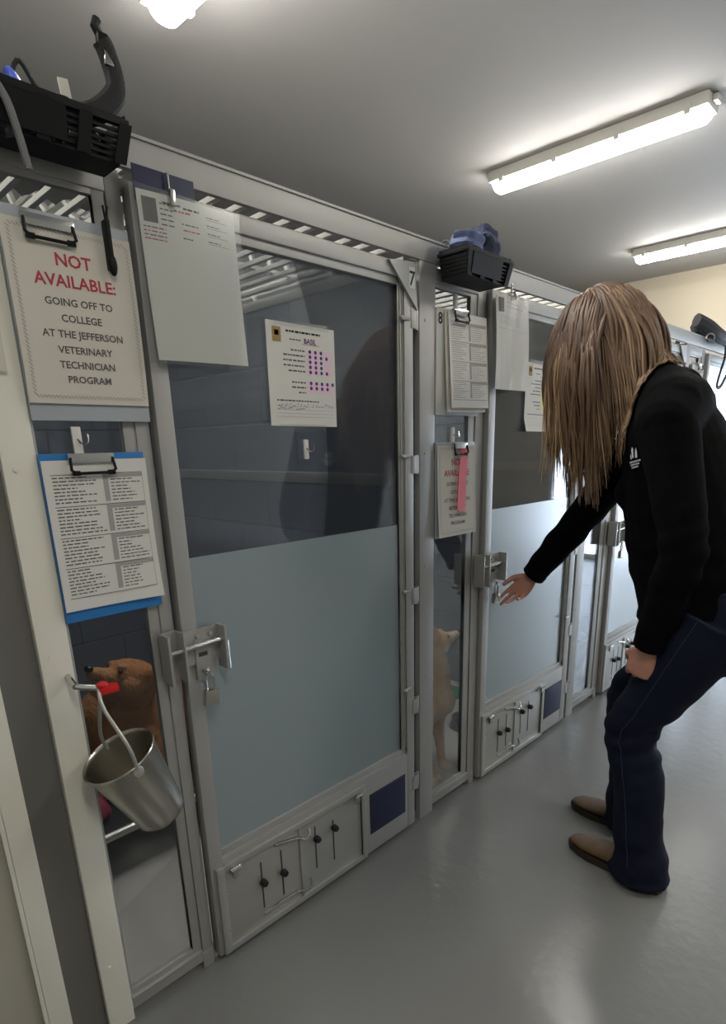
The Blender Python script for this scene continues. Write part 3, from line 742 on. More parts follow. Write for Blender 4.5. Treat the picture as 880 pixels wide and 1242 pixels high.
# ================================================================== BASKETS
def basket(t, x0,x1,y0,y1,z0,z1, fl=.012):
    mb = MB(); T = .003
    mb.box(x0-fl-.006,x1+fl+.006,y0-fl-.006,y0-fl+.002,z1-.010,z1,.002); mb.box(x0-fl-.006,x1+fl+.006,y1-.004,y1+.004,z1-.010,z1,.002)
    mb.box(x0-fl-.006,x0-fl+.002,y0-fl,y1,z1-.010,z1,.002); mb.box(x1+fl-.002,x1+fl+.006,y0-fl,y1,z1-.010,z1,.002)
    mb.build('rim','black',t)
    mb = MB(); mb.box(x0,x1,y0,y1,z0,z0+T,.001); H = z1-z0
    nz = 7
    for i in range(nz+1):     # horizontal ribs
        f = i/nz; z = z0+H*f*.97; e = fl*f
        mb.box(x0-e,x1+e,y0-e-T,y0-e,z,z+.0085*H/.09*.75); mb.box(x0-e,x1+e,y1-T,y1,z,z+.0085)
        mb.box(x0-e-T,x0-e,y0-e,y1,z,z+.0085); mb.box(x1+e,x1+e+T,y0-e,y1,z,z+.0085)
    k = max(3,int((x1-x0)/.055))
    for i in range(k+1):
        f = i/k; xb = x0+(x1-x0)*f; xt = x0-fl+(x1-x0+2*fl)*f
        mb.prism([(xb-.010,z0),(xb+.010,z0),(xt+.010,z1-.005),(xt-.010,z1-.005)],-.0022,.0022,T=Matrix.Translation((0,y0-fl*.5,0)) @ Matrix.Translation((0,0,z0)) @ Matrix.Rotation(math.atan2(fl,H),4,'X') @ Matrix.Translation((0,0,-z0)))
    # solid centre panel
    mb.prism([(x0+.004,z0+.006),(x0+(x1-x0)*.80,z0+.006),(x0+(x1-x0)*.80,z1-.010),(x0+.004,z1-.010)],-.001,.002,T=Matrix.Translation((0,y0-fl*.5-.003,0)) @ Matrix.Translation((0,0,z0)) @ Matrix.Rotation(math.atan2(fl,H),4,'X') @ Matrix.Translation((0,0,-z0)))
    mb.build('lattice_body','black',t)
    for xx in (x0+(x1-x0)*.25, x0+(x1-x0)*.75):
        mb = MB(); mb.tube(cr([(xx,y1-.008,z1-.03),(xx,y1-.004,z1+.01),(xx,-.012,ZT+.008),(xx,.01,ZT+.010),(xx,.022,ZT-.01)],4),.003,6); mb.build('hanging_hook','alu_dark',t)
t = thing('basket','black plastic basket hung over the beam at the upper left corner','basket',(.35,-.08,1.712),'black hanging baskets')
basket(t,.14,.556,-.088,-.024,1.765,1.826)
t = thing('basket','black plastic basket of folded cloths hung above the side panel marked 8','basket',(1.6,-.09,1.70),'black hanging baskets')
basket(t,1.515,1.700,-.112,-.024,1.752,1.818)
def webbing(mb, pts, w, th=.0035, up=(0,1,0), n=6):
    mb.tube(cr(pts,n), w/2, 8, flat=th/w*2, up=up)
# contents of the first basket
t = thing('dog_harness','dark strap harness with a loop standing up out of the left basket','harness',(.5,-.08,1.76))
mb = MB(); webbing(mb,[(.38,-.085,1.77),(.44,-.085,1.80),(.49,-.08,1.815),(.535,-.08,1.835),(.568,-.08,1.868),(.572,-.078,1.895),(.562,-.08,1.925),(.556,-.08,1.935)],.034,.012)
mb.build('padded_strap','strap',t)
mb = MB(); mb.box(.548,.566,-.088,-.076,1.925,1.945,.004); mb.tube([(.556,-.08,1.94),(.548,-.08,1.952),(.553,-.08,1.962)],.007,8); mb.build('buckle','black',t)
mb = MB(); mb.box(.554,.572,-.090,-.083,1.902,1.922,.003); mb.build('slide_ring','chrome',t)
mb = MB(); webbing(mb,[(.40,-.07,1.80),(.425,-.07,1.868),(.45,-.07,1.84),(.48,-.07,1.822),(.50,-.07,1.80)],.007,.003); webbing(mb,[(.47,-.07,1.775),(.475,-.07,1.83),(.50,-.07,1.835),(.53,-.07,1.80),(.52,-.07,1.77)],.016,.004)
mb.build('side_strap','strap',t)
mb = MB(); mb.box(.487,.503,-.072,-.069,1.795,1.868,.001,T=Matrix.Translation((.495,0,1.82)) @ Matrix.Rotation(-.12,4,'Y') @ Matrix.Translation((-.495,0,-1.82))); tag(mb.build('paper_tag','cream'),'cream tag standing up behind the harness in the left basket','tag')
mb = MB(); mb.ball((.418,-.07,1.832),(.012,.010,.026),12,T=Matrix.Rotation(-.35,4,'Y').to_3x3().to_4x4()); tag(mb.build('plastic_bottle','bluelight'),'bright blue plastic bottle in the left basket','bottle')
t = thing('leash','tangled grey and dark leash heaped at the left end of the left basket','leash',(.36,-.09,1.76))
mb = MB(); pts = [(.34+.03*math.sin(i*1.3)+.03,-.06+.02*math.cos(i*.9),1.79+.085*abs(math.sin(i*.55))) for i in range(14)]; webbing(mb,pts,.012,.004); mb.build('coil','strap',t)
mb = MB(); webbing(mb,[(.34,-.07,1.80),(.362,-.105,1.825),(.384,-.112,1.80),(.396,-.110,1.76),(.405,-.106,1.715)],.012,.004); mb.build('hanging_end','greystrap',t)
# cloths in the second basket
def cloth_lump(name, label, m, c, r, seed, kind='folded cloth', fold=9):
    mb = MB(); n = 22; mb.ball((0,0,0),1.0,n); 
    for i, p in enumerate(mb.v):
        q = V(p); f = 1+.16*noise.noise(q*2.2+V((seed,0,0)))+.09*math.sin(q.z*fold+q.x*2+seed)
        sq = V((abs(q.x)**.75*math.copysign(1,q.x),abs(q.y)**.75*math.copysign(1,q.y),abs(q.z)**.85*math.copysign(1,q.z)))
        mb.v[i] = V((c[0]+sq.x*r[0]*f, c[1]+sq.y*r[1]*f, c[2]+sq.z*r[2]*f))
    return tag(mb.build(name,m,loc=(c[0],c[1],c[2]-r[2])), label, kind, None)
cloth_lump('folded_cloth','pale blue striped cloth folded at the left of the second basket','lightcloth',(1.560,-.078,1.836),(.052,.038,.040),3)
cloth_lump('folded_cloth','dark navy cloth lying across the second basket','navycloth',(1.61,-.072,1.815),(.080,.040,.022),7)
cloth_lump('folded_cloth','navy cloth rising to a peak at the right of the second basket','navycloth',(1.655,-.070,1.846),(.052,.038,.056),12)
# far harness on the beam
t = thing('dog_harness','black harness draped over the beam at the far right edge','harness',(4.1,0,1.86))
mb = MB(); webbing(mb,[(3.83,.01,1.93),(3.92,-.03,1.90),(4.02,-.05,1.87),(4.2,-.05,1.86),(4.45,-.04,1.90),(4.7,.0,1.90)],.075,.03); webbing(mb,[(3.86,.02,1.90),(4.0,.03,1.885),(4.25,.03,1.895),(4.5,.02,1.88)],.06,.03)
mb.build('padded_strap','strap',t)
mb = MB(); webbing(mb,[(4.2,-.05,1.85),(4.18,-.06,1.76),(4.12,-.06,1.66),(4.10,-.06,1.60),(4.17,-.06,1.60),(4.27,-.06,1.68),(4.36,-.05,1.78),(4.40,-.04,1.86)],.022,.006); mb.build('dangling_strap','strap',t)
mb = MB(); mb.lathe([(.018,-.003),(.026,0),(.018,.003),(.018,-.003)],(3.90,-.05,1.84),(1,.6,0),16); mb.build('ring','chrome',t)

# ================================================================== PAIL, SNAP
O = V((.409,-.078,.722)); ax = V((.39,0,-.92)).normalized()
t = thing('steel_pail','shiny stainless steel pail hanging tilted in front of the left side panel','pail',tuple(O+ax*.19))
mb = MB(); prof = [(.0001,.186),(.050,.190),(.056,.184),(.0575,.17),(.0765,.006),(.0795,.002),(.081,-.001),(.0785,-.003),(.0755,.001),(.0745,.008),(.055,.168),(.048,.182),(.0001,.183)]
prof = [(r*.93,h*.96) for r,h in prof]; mb.lathe(prof,O,ax,48); mb.build('pail_body','steel',t,angle=50)
A = V((.392,-.075,.868)); f = O+V((0,-.074,0))+ax*.012; g = O+V((0,.066,0))+ax*.012
mb = MB(); mb.tube(cr([f, f+V((-.012,.0,.06)), A+V((-.006,-.03,-.03)), A, A+V((.010,.025,-.02)), g+V((-.01,0,.04)), g],6),.0036,8); mb.build('bail_handle','plate',t)
for s in (f,):
    mb = MB(); mb.lathe([(.0001,-.006),(.010,-.004),(.012,.002)],s+V((0,.002,0)),(0,1,0),14); mb.build('handle_ear','plate',t)
t = thing('snap_clip','red and steel snap clip holding up the pail handle','clip',(.41,-.06,.87))
mb = MB(); mb.box(.392,.428,-.086,-.066,.858,.874,.006); mb.ball((.400,-.075,.876),(.011,.010,.008),8); mb.build('red_grip','redplastic',t)
mb = MB(); mb.tube([(.36,-.05,.878),(.40,-.07,.868)],.006,8); mb.tube([(.366,.002,.885),(.36,-.05,.878)],.006,8); mb.build('arm','chrome',t)

# ================================================================== INSIDE THE KENNELS
t = thing('dog_cot','low dark dog cot with a bright front rail behind the left side panel','dog bed',(.9,.85,0))
mb = MB(); mb.box(.42,1.36,.515,1.30,.148,.158,.004); mb.build('fabric_bed','cot',t)
for (a,b_) in (((.40,.50,.165),(1.38,.50,.165)),((.40,1.32,.165),(1.38,1.32,.165)),((.40,.50,.165),(.40,1.32,.165)),((1.38,.50,.165),(1.38,1.32,.165))):
    mb = MB(); mb.tube([a,b_],.014,10); mb.build('rail','plate',t)
for x in (.40,1.38):
    for y in (.50,1.32):
        mb = MB(); mb.tube([(x,y,.0),(x,y,.18)],.014,10); mb.build('leg','plate',t)
mb = MB(); mb.ball((.56,.60,.205),(.045,.035,.045),12); mb.v = [v+V((0,0,.010*math.sin(v.x*90))) for v in mb.v]; tag(mb.build('dog_toy','pink'),'pink dog toy on the cot behind the pail','toy')
# kennel 8
mb = MB(); n=24; vs=[]; fs=[]
for j in range(n+1):
    for i in range(n+1):
        x=2.15+.36*i/n; y=.52+.34*j/n; vs.append((x,y,.012+.030*(noise.noise(V((x*9,y*9,2)))+.6)*min(1,min(i,n-i,j,n-j)/4)))
for j in range(n):
    for i in range(n): a=j*(n+1)+i; fs.append((a,a+1,a+n+2,a+n+1))
mb.add(vs,fs)
o=mb.build('blanket','green'); tag(o,'crumpled green blanket on the kennel floor behind the small dog','blanket'); md=o.modifiers.new('s','SOLIDIFY'); md.thickness=.008; md.offset=-1
mb = MB(); mb.lathe([(.085,0),(.09,.004),(.070,.05),(.075,.054),(.062,.050),(.058,.02),(.0001,.015)],(2.16,.30,0),(0,0,1),32); tag(mb.build('food_bowl','bowl'),'dark food bowl on the floor behind the right edge of the marked 8 panel','bowl')
# kennel 9: pail and bottle-like crate
t = thing('steel_pail','steel pail on the floor behind the side panel next to the woman','pail',(3.05,.25,0))
mb = MB(); mb.lathe([(.0001,.0),(.09,.0),(.115,.25),(.12,.255),(.112,.25),(.086,.006),(.0001,.006)],(3.05,.25,0),(0,0,1),32); mb.build('pail_body','steel',t)
mb = MB(); mb.tube([(3.05+.115*math.cos(a),.25,.25+.11*math.sin(a)) for a in [PI*i/12 for i in range(13)]],.004,8); mb.build('bail_handle','plate',t)
# ================================================================== THE WOMAN
def loft(mb, pts, rx, ry, up=(1,0,0), n=28, sub=6, ends=True):
    """elliptical rings along pts; rx along 'up', ry across"""
    P = cr(pts, sub); A = crv(rx, sub); B = crv(ry, sub)
    if ends:
        t0 = (P[0]-P[1]).normalized(); t1 = (P[-1]-P[-2]).normalized(); m0 = min(A[0],B[0]); m1 = min(A[-1],B[-1])
        P = [P[0]+t0*m0*k for k in (.9,.7,.4)]+P+[P[-1]+t1*m1*k for k in (.4,.7,.9)]
        A = [A[0]*k for k in (.3,.65,.9)]+A+[A[-1]*k for k in (.9,.65,.3)]; B = [B[0]*k for k in (.3,.65,.9)]+B+[B[-1]*k for k in (.9,.65,.3)]
    k = len(P); vs = []; fs = []; ref = V(up)
    for i, p in enumerate(P):
        t = (P[min(i+1,k-1)]-P[max(i-1,0)]).normalized(); a = (ref-t*ref.dot(t)).normalized(); c = t.cross(a)
        vs += [p + a*A[i]*math.cos(2*PI*j/n) + c*B[i]*math.sin(2*PI*j/n) for j in range(n)]
    for i in range(k-1):
        for j in range(n): fs.append((i*n+j, i*n+(j+1)%n, (i+1)*n+(j+1)%n, (i+1)*n+j))
    fs += [tuple(reversed(range(n))), tuple((k-1)*n+j for j in range(n))]
    mb.add(vs, fs)

def hand(mb, w, d, up, palm, curls, spread=.10, thumb=(.35,.5), scale=1.0):
    """w wrist, d finger direction, up: direction of the thumb side, palm: palm normal"""
    w = V(w); d = V(d).normalized(); s = (V(up)-d*V(up).dot(d)).normalized(); p = s.cross(d); p = p if p.dot(V(palm)) > 0 else -p
    S = scale; K = w+d*.085*S; nails = []
    loft(mb, [w-d*.03*S, w, w+d*.03*S, w+d*.06*S, K+d*.002], [.024*S,.025*S,.034*S,.039*S,.036*S], [.017*S,.017*S,.016*S,.014*S,.011*S], up=s, n=16, sub=4)
    lens = [(.040,.024,.019),(.044,.028,.020),(.041,.026,.019),(.032,.019,.017)]; offs = [.030,.010,-.010,-.028]; rad = [.0080,.0083,.0078,.0068]
    for k in range(4):
        base = K+s*offs[k]*S-d*(.010 if k in (0,1) else (.013 if k == 2 else .020))*S
        a = curls[k]*.35; dd = (d+s*spread*(1.5-k)*.5).normalized(); pts = [base-dd*.02*S, base]; dirn = dd
        for j, L in enumerate(lens[k]):
            ang = curls[k]*(.8,1.0,.7)[j]; ax_ = dirn.cross(p); dirn = (Matrix.Rotation(-ang,3,dirn.cross(p).normalized()) @ dirn) if False else (dirn*math.cos(ang)+p*math.sin(ang)).normalized()
            # keep palm normal perpendicular for the following joint
            pj = (p-dirn*p.dot(dirn)); p_loc = pj.normalized() if pj.length > .2 else -d
            pts.append(pts[-1]+dirn*L*S)
            if j < 2: p_save = p_loc
            p_cur = p_loc
            p, p_keep = p_cur, (p if j == 0 else p_keep)
        p = p_keep
        r = rad[k]*S; limb(mb, pts, [r*1.05,r*1.08,r*1.0,r*.92,r*.78], n=10, sub=4)
        nails.append((pts[-1], dirn))
    b = w+d*.022*S+s*.022*S
    t1 = (d*.75+s*.65+p*thumb[0]*.6).normalized(); t2 = (d*1.0+s*.25+p*thumb[1]).normalized(); t3 = (d*1.0+s*.05+p*thumb[1]*1.3).normalized()
    limb(mb, [b-t1*.015*S, b, b+t1*.038*S, b+t1*.038*S+t2*.030*S, b+t1*.038*S+t2*.030*S+t3*.020*S], [.012*S,.0135*S,.0110*S,.0098*S,.0080*S], n=10, sub=4)
    return nails

W = thing('person','woman with long brown hair, black jacket, blue jeans and brown boots bending and reaching forward','person',(1.77,-.62,0))
# joints
hipL, kneeL, ankL = V((1.675,-.80,.87)), V((1.665,-.625,.48)), V((1.660,-.685,.085))
hipR, kneeR, ankR = V((1.865,-.78,.87)), V((1.885,-.535,.49)), V((1.895,-.560,.085))
shL, elL, wrL = V((1.595,-.655,1.345)), V((1.545,-.745,1.055)), V((1.585,-.678,.775))
shR, elR, wrR = V((1.930,-.475,1.305)), V((1.935,-.305,1.065)), V((1.905,-.145,.843))
spine = [V((1.77,-.815,.86)), V((1.77,-.795,.95)), V((1.77,-.745,1.07)), V((1.77,-.680,1.20)), V((1.77,-.620,1.33)), V((1.77,-.585,1.40))]
HC = V((1.775,-.400,1.575))
F = V((-.10,.80,-.60)).normalized(); Ss = V((1,0,0)); Ss = (Ss-F*Ss.dot(F)).normalized(); U = Ss.cross(F).normalized()
if U.z < 0: U = -U
def hp(f, s, u): return HC+F*f+Ss*s+U*u
Rh = Matrix((Ss, F, U)).transposed().to_4x4()

def torso(mb, g=0.0):
    loft(mb, spine, [.140,.138,.118,.126,.128,.080], [.095,.095,.080,.088,.080,.052])
    for sh in (shL, shR):
        limb(mb, [spine[4]+V((0,0,.01)), (spine[4]+sh)/2+V((0,.0,.015)), sh], [.060,.054,.046], n=16)
    limb(mb, [V((1.71,-.60,1.24)),V((1.71,-.575,1.20))],[.06+g,.055+g]); limb(mb, [V((1.83,-.60,1.24)),V((1.83,-.575,1.20))],[.06+g,.055+g])
def arm(mb, a, b, c, g=0.0, end=True):
    m1 = a.lerp(b,.5); m2 = b.lerp(c,.35)
    limb(mb, [a,m1,b,m2,c], [.044,.040,.034,.033,.025], n=18)
def leg(mb, h, k, a, g=0.0):
    limb(mb, [h+V((0,0,.02)), h.lerp(k,.4), k, k.lerp(a,.35)+V((0,-.015,0)), a], [.080,.068,.048,.046,.030], n=20)
# ---- body: one continuous surface
mb = MB(); torso(mb); arm(mb,shL,elL,wrL); arm(mb,shR,elR,wrR); leg(mb,hipL,kneeL,ankL); leg(mb,hipR,kneeR,ankR)
for a, tx in ((ankL,.0),(ankR,0)):
    limb(mb, [a+V((0,-.02,-.03)), a+V((0,.05,-.046)), a+V((.0,.11,-.052))],[.026,.022,.014],n=14)
limb(mb, [spine[5]+V((0,-.01,-.04)), V((1.77,-.545,1.45)), V((1.772,-.475,1.505)), HC+V((0,-.02,-.01))], [.050,.050,.050,.056], n=20)
mb.ball(hp(-.012,0,.022),(.076,.096,.096),16,T=Rh)
mb.ball(hp(.018,0,-.035),(.060,.070,.078),14,T=Rh)
limb(mb,[hp(.01,0,-.075),hp(.060,0,-.100)],[.045,.026],n=14)
for s in (-1,1):
    mb.ball(hp(.055,s*.036,-.030),(.024,.022,.026),8,T=Rh); mb.ball(hp(.079,s*.031,.018),(.024,.010,.008),8,T=Rh)
    mb.ball(hp(-.005,s*.077,-.010),(.008,.020,.032),10,T=Rh)
limb(mb,[hp(.084,0,.005),hp(.100,0,-.018),hp(.107,0,-.030)],[.007,.010,.0125],n=10); 
for s in (-1,1): mb.ball(hp(.094,s*.011,-.035),(.008,.008,.007),6,T=Rh)
mb.ball(hp(.083,0,-.058),(.024,.010,.0065),8,T=Rh); mb.ball(hp(.082,0,-.069),(.021,.010,.0065),8,T=Rh); mb.ball(hp(.074,0,-.100),(.020,.014,.016),8,T=Rh)
dR = V((-.22,.60,-.78)).normalized()
hand(mb, wrR, dR, (0,.72,.68), (-1,0,-.1), (.02,.06,.55,.8), thumb=(.5,.35), scale=.94)
hand(mb, wrL, V((.05,.30,-.95)), (0.1,1,.3), (1,0,0), (.75,.8,.85,.9), thumb=(.5,.9), scale=.98)
me = remesh(mb, .0038, 2); link_mesh(me,'body','skin',W)
for s in (-1,1):
    mb = MB(); mb.ball(hp(.081,s*.031,.003),.0115,10); e = mb.build('eye','eye',W)
    mb = MB(); mb.ball(hp(.0895,s*.031,.001),(.0052,.0042,.0052),8,T=Rh); mb.build('iris','iris',e)
mb = MB(); mb.ball(hp(.0905,0,-.0595),(.0215,.0045,.0042),8,T=Rh); mb.ball(hp(.0895,0,-.0685),(.0185,.0045,.0046),8,T=Rh); mb.build('lips','lips',W)

def folds(me, amp, fn, loc=V((0,0,0))):
    me.update(); ns = [v.normal.copy() for v in me.vertices]
    for v, n in zip(me.vertices, ns): v.co += n*fn(v.co, n)*amp
    me.update()
# ---- jacket
def jacket_geo():
    mb = MB(); g = .016
    pts = [V((1.77,-.758,.832)), V((1.77,-.752,.88)), V((1.77,-.722,.96)), V((1.77,-.682,1.07)), V((1.77,-.648,1.20)), V((1.77,-.612,1.33)), V((1.77,-.590,1.41))]
    loft(mb, pts, [.196,.192,.184,.176,.176,.168,.110], [.178,.172,.164,.158,.142,.118,.080], ends=False)
    for sh in (shL, shR): limb(mb, [spine[4]+V((0,0,.045)), (spine[4]+sh)/2+V((0,.0,.042)), sh+V((0,0,.004))], [.094,.090,.074], n=16)
    for q in (-1,1): limb(mb, [V((1.77+q*.04,-.60,1.42)), V((1.77+q*.13,-.61+q*.04,1.385))],[.072,.074],n=16)
    limb(mb, [V((1.70,-.60,1.22)),V((1.70,-.572,1.17))],[.07,.066]); limb(mb, [V((1.84,-.60,1.22)),V((1.84,-.572,1.17))],[.07,.066])
    limb(mb, [V((1.77,-.60,1.36)), V((1.77,-.560,1.43)), V((1.772,-.510,1.478))],[.100,.078,.066],n=20)
    for a,b,c in ((shL,elL,wrL),(shR,elR,wrR)):
        d = (c-b).normalized(); e = c-d*.002
        pts = cr([a, a.lerp(b,.5), b, b.lerp(c,.4), b.lerp(c,.8), e],6); rr = crv([.070,.064,.055,.052,.044,.041],6)
        mb.tube([a+(a-b).normalized()*.03]+pts, [.055]+rr, n=20)
    return mb
mb = jacket_geo(); me = remesh(mb,.006,3)
def jf(p, n):
    w = noise.noise(V((p.x*5,p.y*7,p.z*11)))*.7+noise.noise(V((p.x*14,p.y*14,p.z*22+5)))*.45
    # creases at the elbows and waist
    for e in (elL, elR):
        q = (p-e).length
        if q < .12: w += .45*math.sin(p.z*110+p.y*40)*(1-q/.12)
    if .9 < p.z < 1.1: w += .5*math.sin(p.z*70+p.x*14)*(1-abs(p.z-1.0)/.1)
    return w
folds(me, .0065, jf); jk = link_mesh(me,'jacket','jacket',W)
# cuff bands and hem band
for b,c,nm in ((elL,wrL,'cuff'),(elR,wrR,'cuff')):
    d = (c-b).normalized(); mb = MB(); mb.tube([c-d*.028,c-d*.024,c-d*.004,c],[.041,.0435,.0425,.038],n=24); mb.build(nm,'jacket',jk)
# ---- jeans
mb = MB()
loft(mb, [V((1.77,-.818,.800)),V((1.77,-.815,.87)),V((1.77,-.800,.93))], [.172,.176,.166],[.128,.130,.118])
for h,k,a in ((hipL,kneeL,ankL),(hipR,kneeR,ankR)):
    f = a+V((0,-.012,-.062)); P = [h+V((0,0,.0)), h.lerp(k,.3)+V((0,-.004,0)), h.lerp(k,.7), k, k.lerp(a,.35)+V((0,-.018,0)), k.lerp(a,.75)+V((0,-.010,0)), f+V((0,0,.055)), f]
    pts = cr(P,6); rr = crv([.112,.102,.080,.071,.072,.070,.078,.089],6); mb.tube(pts, rr, n=26, up=(1,0,0), flat=1.0)
for s, h in ((-1,hipL),(1,hipR)): mb.ball((h.x, h.y-.030, .845),(.088,.092,.105),12)
me = remesh(mb,.006,3)
def kf(p, n):
    w = noise.noise(V((p.x*6,p.y*6,p.z*13)))*.6+.25*noise.noise(V((p.x*20,p.y*20,p.z*34)))
    for k in (kneeL, kneeR):
        q = abs(p.z-k.z)
        if q < .14 and abs(p.x-k.x) < .1: w += .9*math.sin(p.z*95+(p.y-k.y)*30+k.x*5)*(1-q/.14)*(.35+.65*max(0,-n.y))
    if p.z < .28: w += .7*math.sin(p.z*60+p.y*22)*(1-p.z/.28)*.6
    return w
folds(me, .0085, kf); jn = link_mesh(me,'jeans','jeans',W)
# stitching: side seams and back pocket, laid on the cloth
def seam(me_obj, pts, r, name, m, parent, dirv):
    bm = bmesh.new(); bm.from_mesh(me_obj.data); bvh = BVHTree.FromBMesh(bm); off = wloc(me_obj); out = []
    for p in pts:
        hit = bvh.find_nearest(V(p)-off)
        out.append(hit[0]+off+hit[1]*r*.6)
    bm.free(); mb = MB(); mb.tube(out, r, 5); return mb.build(name, m, parent)
seam(jn,[hipL.lerp(kneeL,t)+V((-.11,.01,0)) for t in [i/14 for i in range(15)]]+[kneeL.lerp(ankL,t)+V((-.09,0,0)) for t in [i/12 for i in range(1,13)]],.0013,'side_seam','stitch',jn,None)
seam(jn,[(1.60,-.90,.86),(1.60,-.93,.80),(1.63,-.94,.77),(1.67,-.95,.755),(1.71,-.95,.77)],.0014,'pocket_stitch','stitch',jn,None)
# ---- boots
def boot(a, yaw, label=None):
    R = Matrix.Translation((a.x, a.y, 0)) @ Matrix.Rotation(yaw,4,'Z')
    prof = [(-.085,.036,.030,.062),(-.06,.040,.034,.085),(-.02,.040,.036,.098),(.03,.038,.038,.088),(.075,.032,.043,.066),(.12,.027,.047,.052),(.165,.024,.046,.045),(.20,.021,.036,.040),(.222,.018,.018,.030)]
    mb = MB(); n = 22; vs = []; fs = []
    for y, zc, rx, top in prof:
        for j in range(n):
            th = 2*PI*j/n; c, s = math.cos(th), math.sin(th)
            x = rx*math.copysign(abs(c)**.8,c); z = .022+(top-.022)*.5*(1+math.copysign(abs(s)**.75,s))
            vs.append(V((x, y, z)))
    K = len(prof)
    for i in range(K-1):
        for j in range(n): fs.append((i*n+j,i*n+(j+1)%n,(i+1)*n+(j+1)%n,(i+1)*n+j))
    fs += [tuple(reversed(range(n))), tuple((K-1)*n+j for j in range(n))]
    mb.add([R @ v for v in vs], fs); mb.tube([R @ V((0,-.03,z)) for z in (.05,.09,.12)],[.036,.036,.036],n=20)
    me = remesh(mb,.0045,2); o = link_mesh(me,'boot','boot',W)
    mb = MB(); out = [(-.088,-.0),(-.086,.024),(-.07,.034),(-.02,.037),(.04,.038),(.09,.045),(.13,.049),(.17,.046),(.205,.034),(.226,.012)]
    poly = [(x,y) for y,x in out]+[(-x,y) for y,x in reversed(out)]
    n = len(poly)
    vs = [R @ V((x,y,.0 if y < -.015 else .003)) for x,y in poly]+[R @ V((x*1.02,y,.024)) for x,y in poly]
    fs = [tuple(reversed(range(n))), tuple(range(n,2*n))]+[(i,(i+1)%n,(i+1)%n+n,i+n) for i in range(n)]
    mb.add(vs,fs); mb.build('sole','sole',o)
boot(ankL+V((.0,-.0,0)), -.13); boot(ankR+V((0,-.03,0)), -.02)
# ---- chest emblem: surface found on the jacket itself
bm = bmesh.new(); bm.from_mesh(jk.data); jb = BVHTree.FromBMesh(bm); joff = wloc(jk)
EC = V((1.615,-.585,1.262)); hit = jb.find_nearest(EC-joff); c0 = hit[0]+joff; nn = hit[1]
zu = (V((0,.25,1))-nn*V((0,.25,1)).dot(nn)).normalized(); xu = zu.cross(nn).normalized()
if xu.y > 0: xu = -xu
def patch(mb, poly):
    vs = []
    for u, v in poly:
        h = jb.find_nearest(c0+xu*u+zu*v-joff); vs.append(h[0]+joff+h[1]*.0022)
    mb.add(vs,[tuple(range(len(vs)))])
mb = MB()
for poly in ([(-.002,.002),(-.001,.024),(-.0045,.030),(-.008,.022),(-.007,.002)],[(.003,.0),(.004,.014),(.008,.026),(.011,.016),(.010,.0)],[(-.013,-.0),(-.013,.010),(-.010,.013),(-.009,-.0)]): patch(mb,poly)
def text_patch(mb, s, v, size):
    vs, fs, w = text_geo(s, size, .02); out = []
    for x, y in vs:
        h = jb.find_nearest(c0+xu*(x-w/2)+zu*(v+y)-joff); out.append(h[0]+joff+h[1]*.0022)
    mb.add(out, fs)
for k, v in enumerate((-.010,-.017,-.024)):
    u = -.020+.003*k; 
    while u < .018-.004*k:
        w_ = rng.uniform(.003,.006); patch(mb,[(u,v),(u+w_,v),(u+w_,v+.0042),(u,v+.0042)]); u += w_+.0013
bm.free(); mb.build('chest_emblem','logo',jk,smooth=False)
# ---- hair
bm = bmesh.new(); bm.from_mesh(jk.data); jb = BVHTree.FromBMesh(bm)
hr = random.Random(5); mbh = MB(); tones = []
SC = hp(-.012,0,.024); SR = V((.084,.104,.104)); Rinv = Rh.to_3x3().inverted(); R3h = Rh.to_3x3()
def skull_push(p, ex=1.0):
    q = Rinv @ (p-SC); k = V((q.x/(SR.x*ex), q.y/(SR.y*ex), q.z/(SR.z*ex))).length
    if k < 1: q = q/k; return SC+R3h @ q, True
    return p, False
JC = V((1.775,-.36,1.50))
def strand(az, el, length, side, tone, r0=.0042, lift=1.0):
    # root on skull; part line runs front to back over the top
    q = V((math.cos(el)*math.sin(az)*SR.x, math.cos(el)*math.cos(az)*SR.y, math.sin(el)*SR.z)); p = SC+R3h @ (q*lift)
    nrm = (R3h @ V((q.x/SR.x**2,q.y/SR.y**2,q.z/SR.z**2))).normalized()
    away = R3h @ (V((side,0,-.15)) if abs(az) < 2.1 else V((side*(.9-.75*(abs(az)-2.1)),-.8,-.35))); d = (away-nrm*away.dot(nrm)+nrm*.25).normalized()
    pts = [p]; st = .016; L = 0; ph = hr.uniform(0,6.28)
    while L < length:
        grav = V((0,0,-1)); k = .20 if L < .12 else .42
        d = (d*(1-k)+grav*k+V((math.sin(ph+L*26)*.025,math.cos(ph+L*19)*.03,0))).normalized()
        # the long locks on each side draw together towards their ends
        if abs(az) < 2.25 and L > (.16 if abs(az) < 1.8 else .07):
            tgt = V(((1.672 if side < 0 else 1.868) if abs(az) < 1.8 else (1.630 if side < 0 else 1.90), -.462+.085*hr_y, p.z)); pull = V((tgt.x-p.x, tgt.y-p.y, 0)); d = (d+pull*.85).normalized()
        p = p+d*st; p, _ = skull_push(p, lift)
        h = jb.find_nearest(p-joff)
        if h[0] is not None:
            v = (p-joff)-h[0]
            if v.dot(h[1]) < .008: p = h[0]+joff+h[1]*(.008+.006*hr.random())
        pts.append(p.copy()); L += st
    n = len(pts); rs = [r0*(.8+.4*min(1,i/4))*(1-.85*(i/(n-1))**2.2) for i in range(n)]
    b = len(mbh.v); mbh.tube(pts, rs, 5); tones.append((b, len(mbh.v), tone, n))
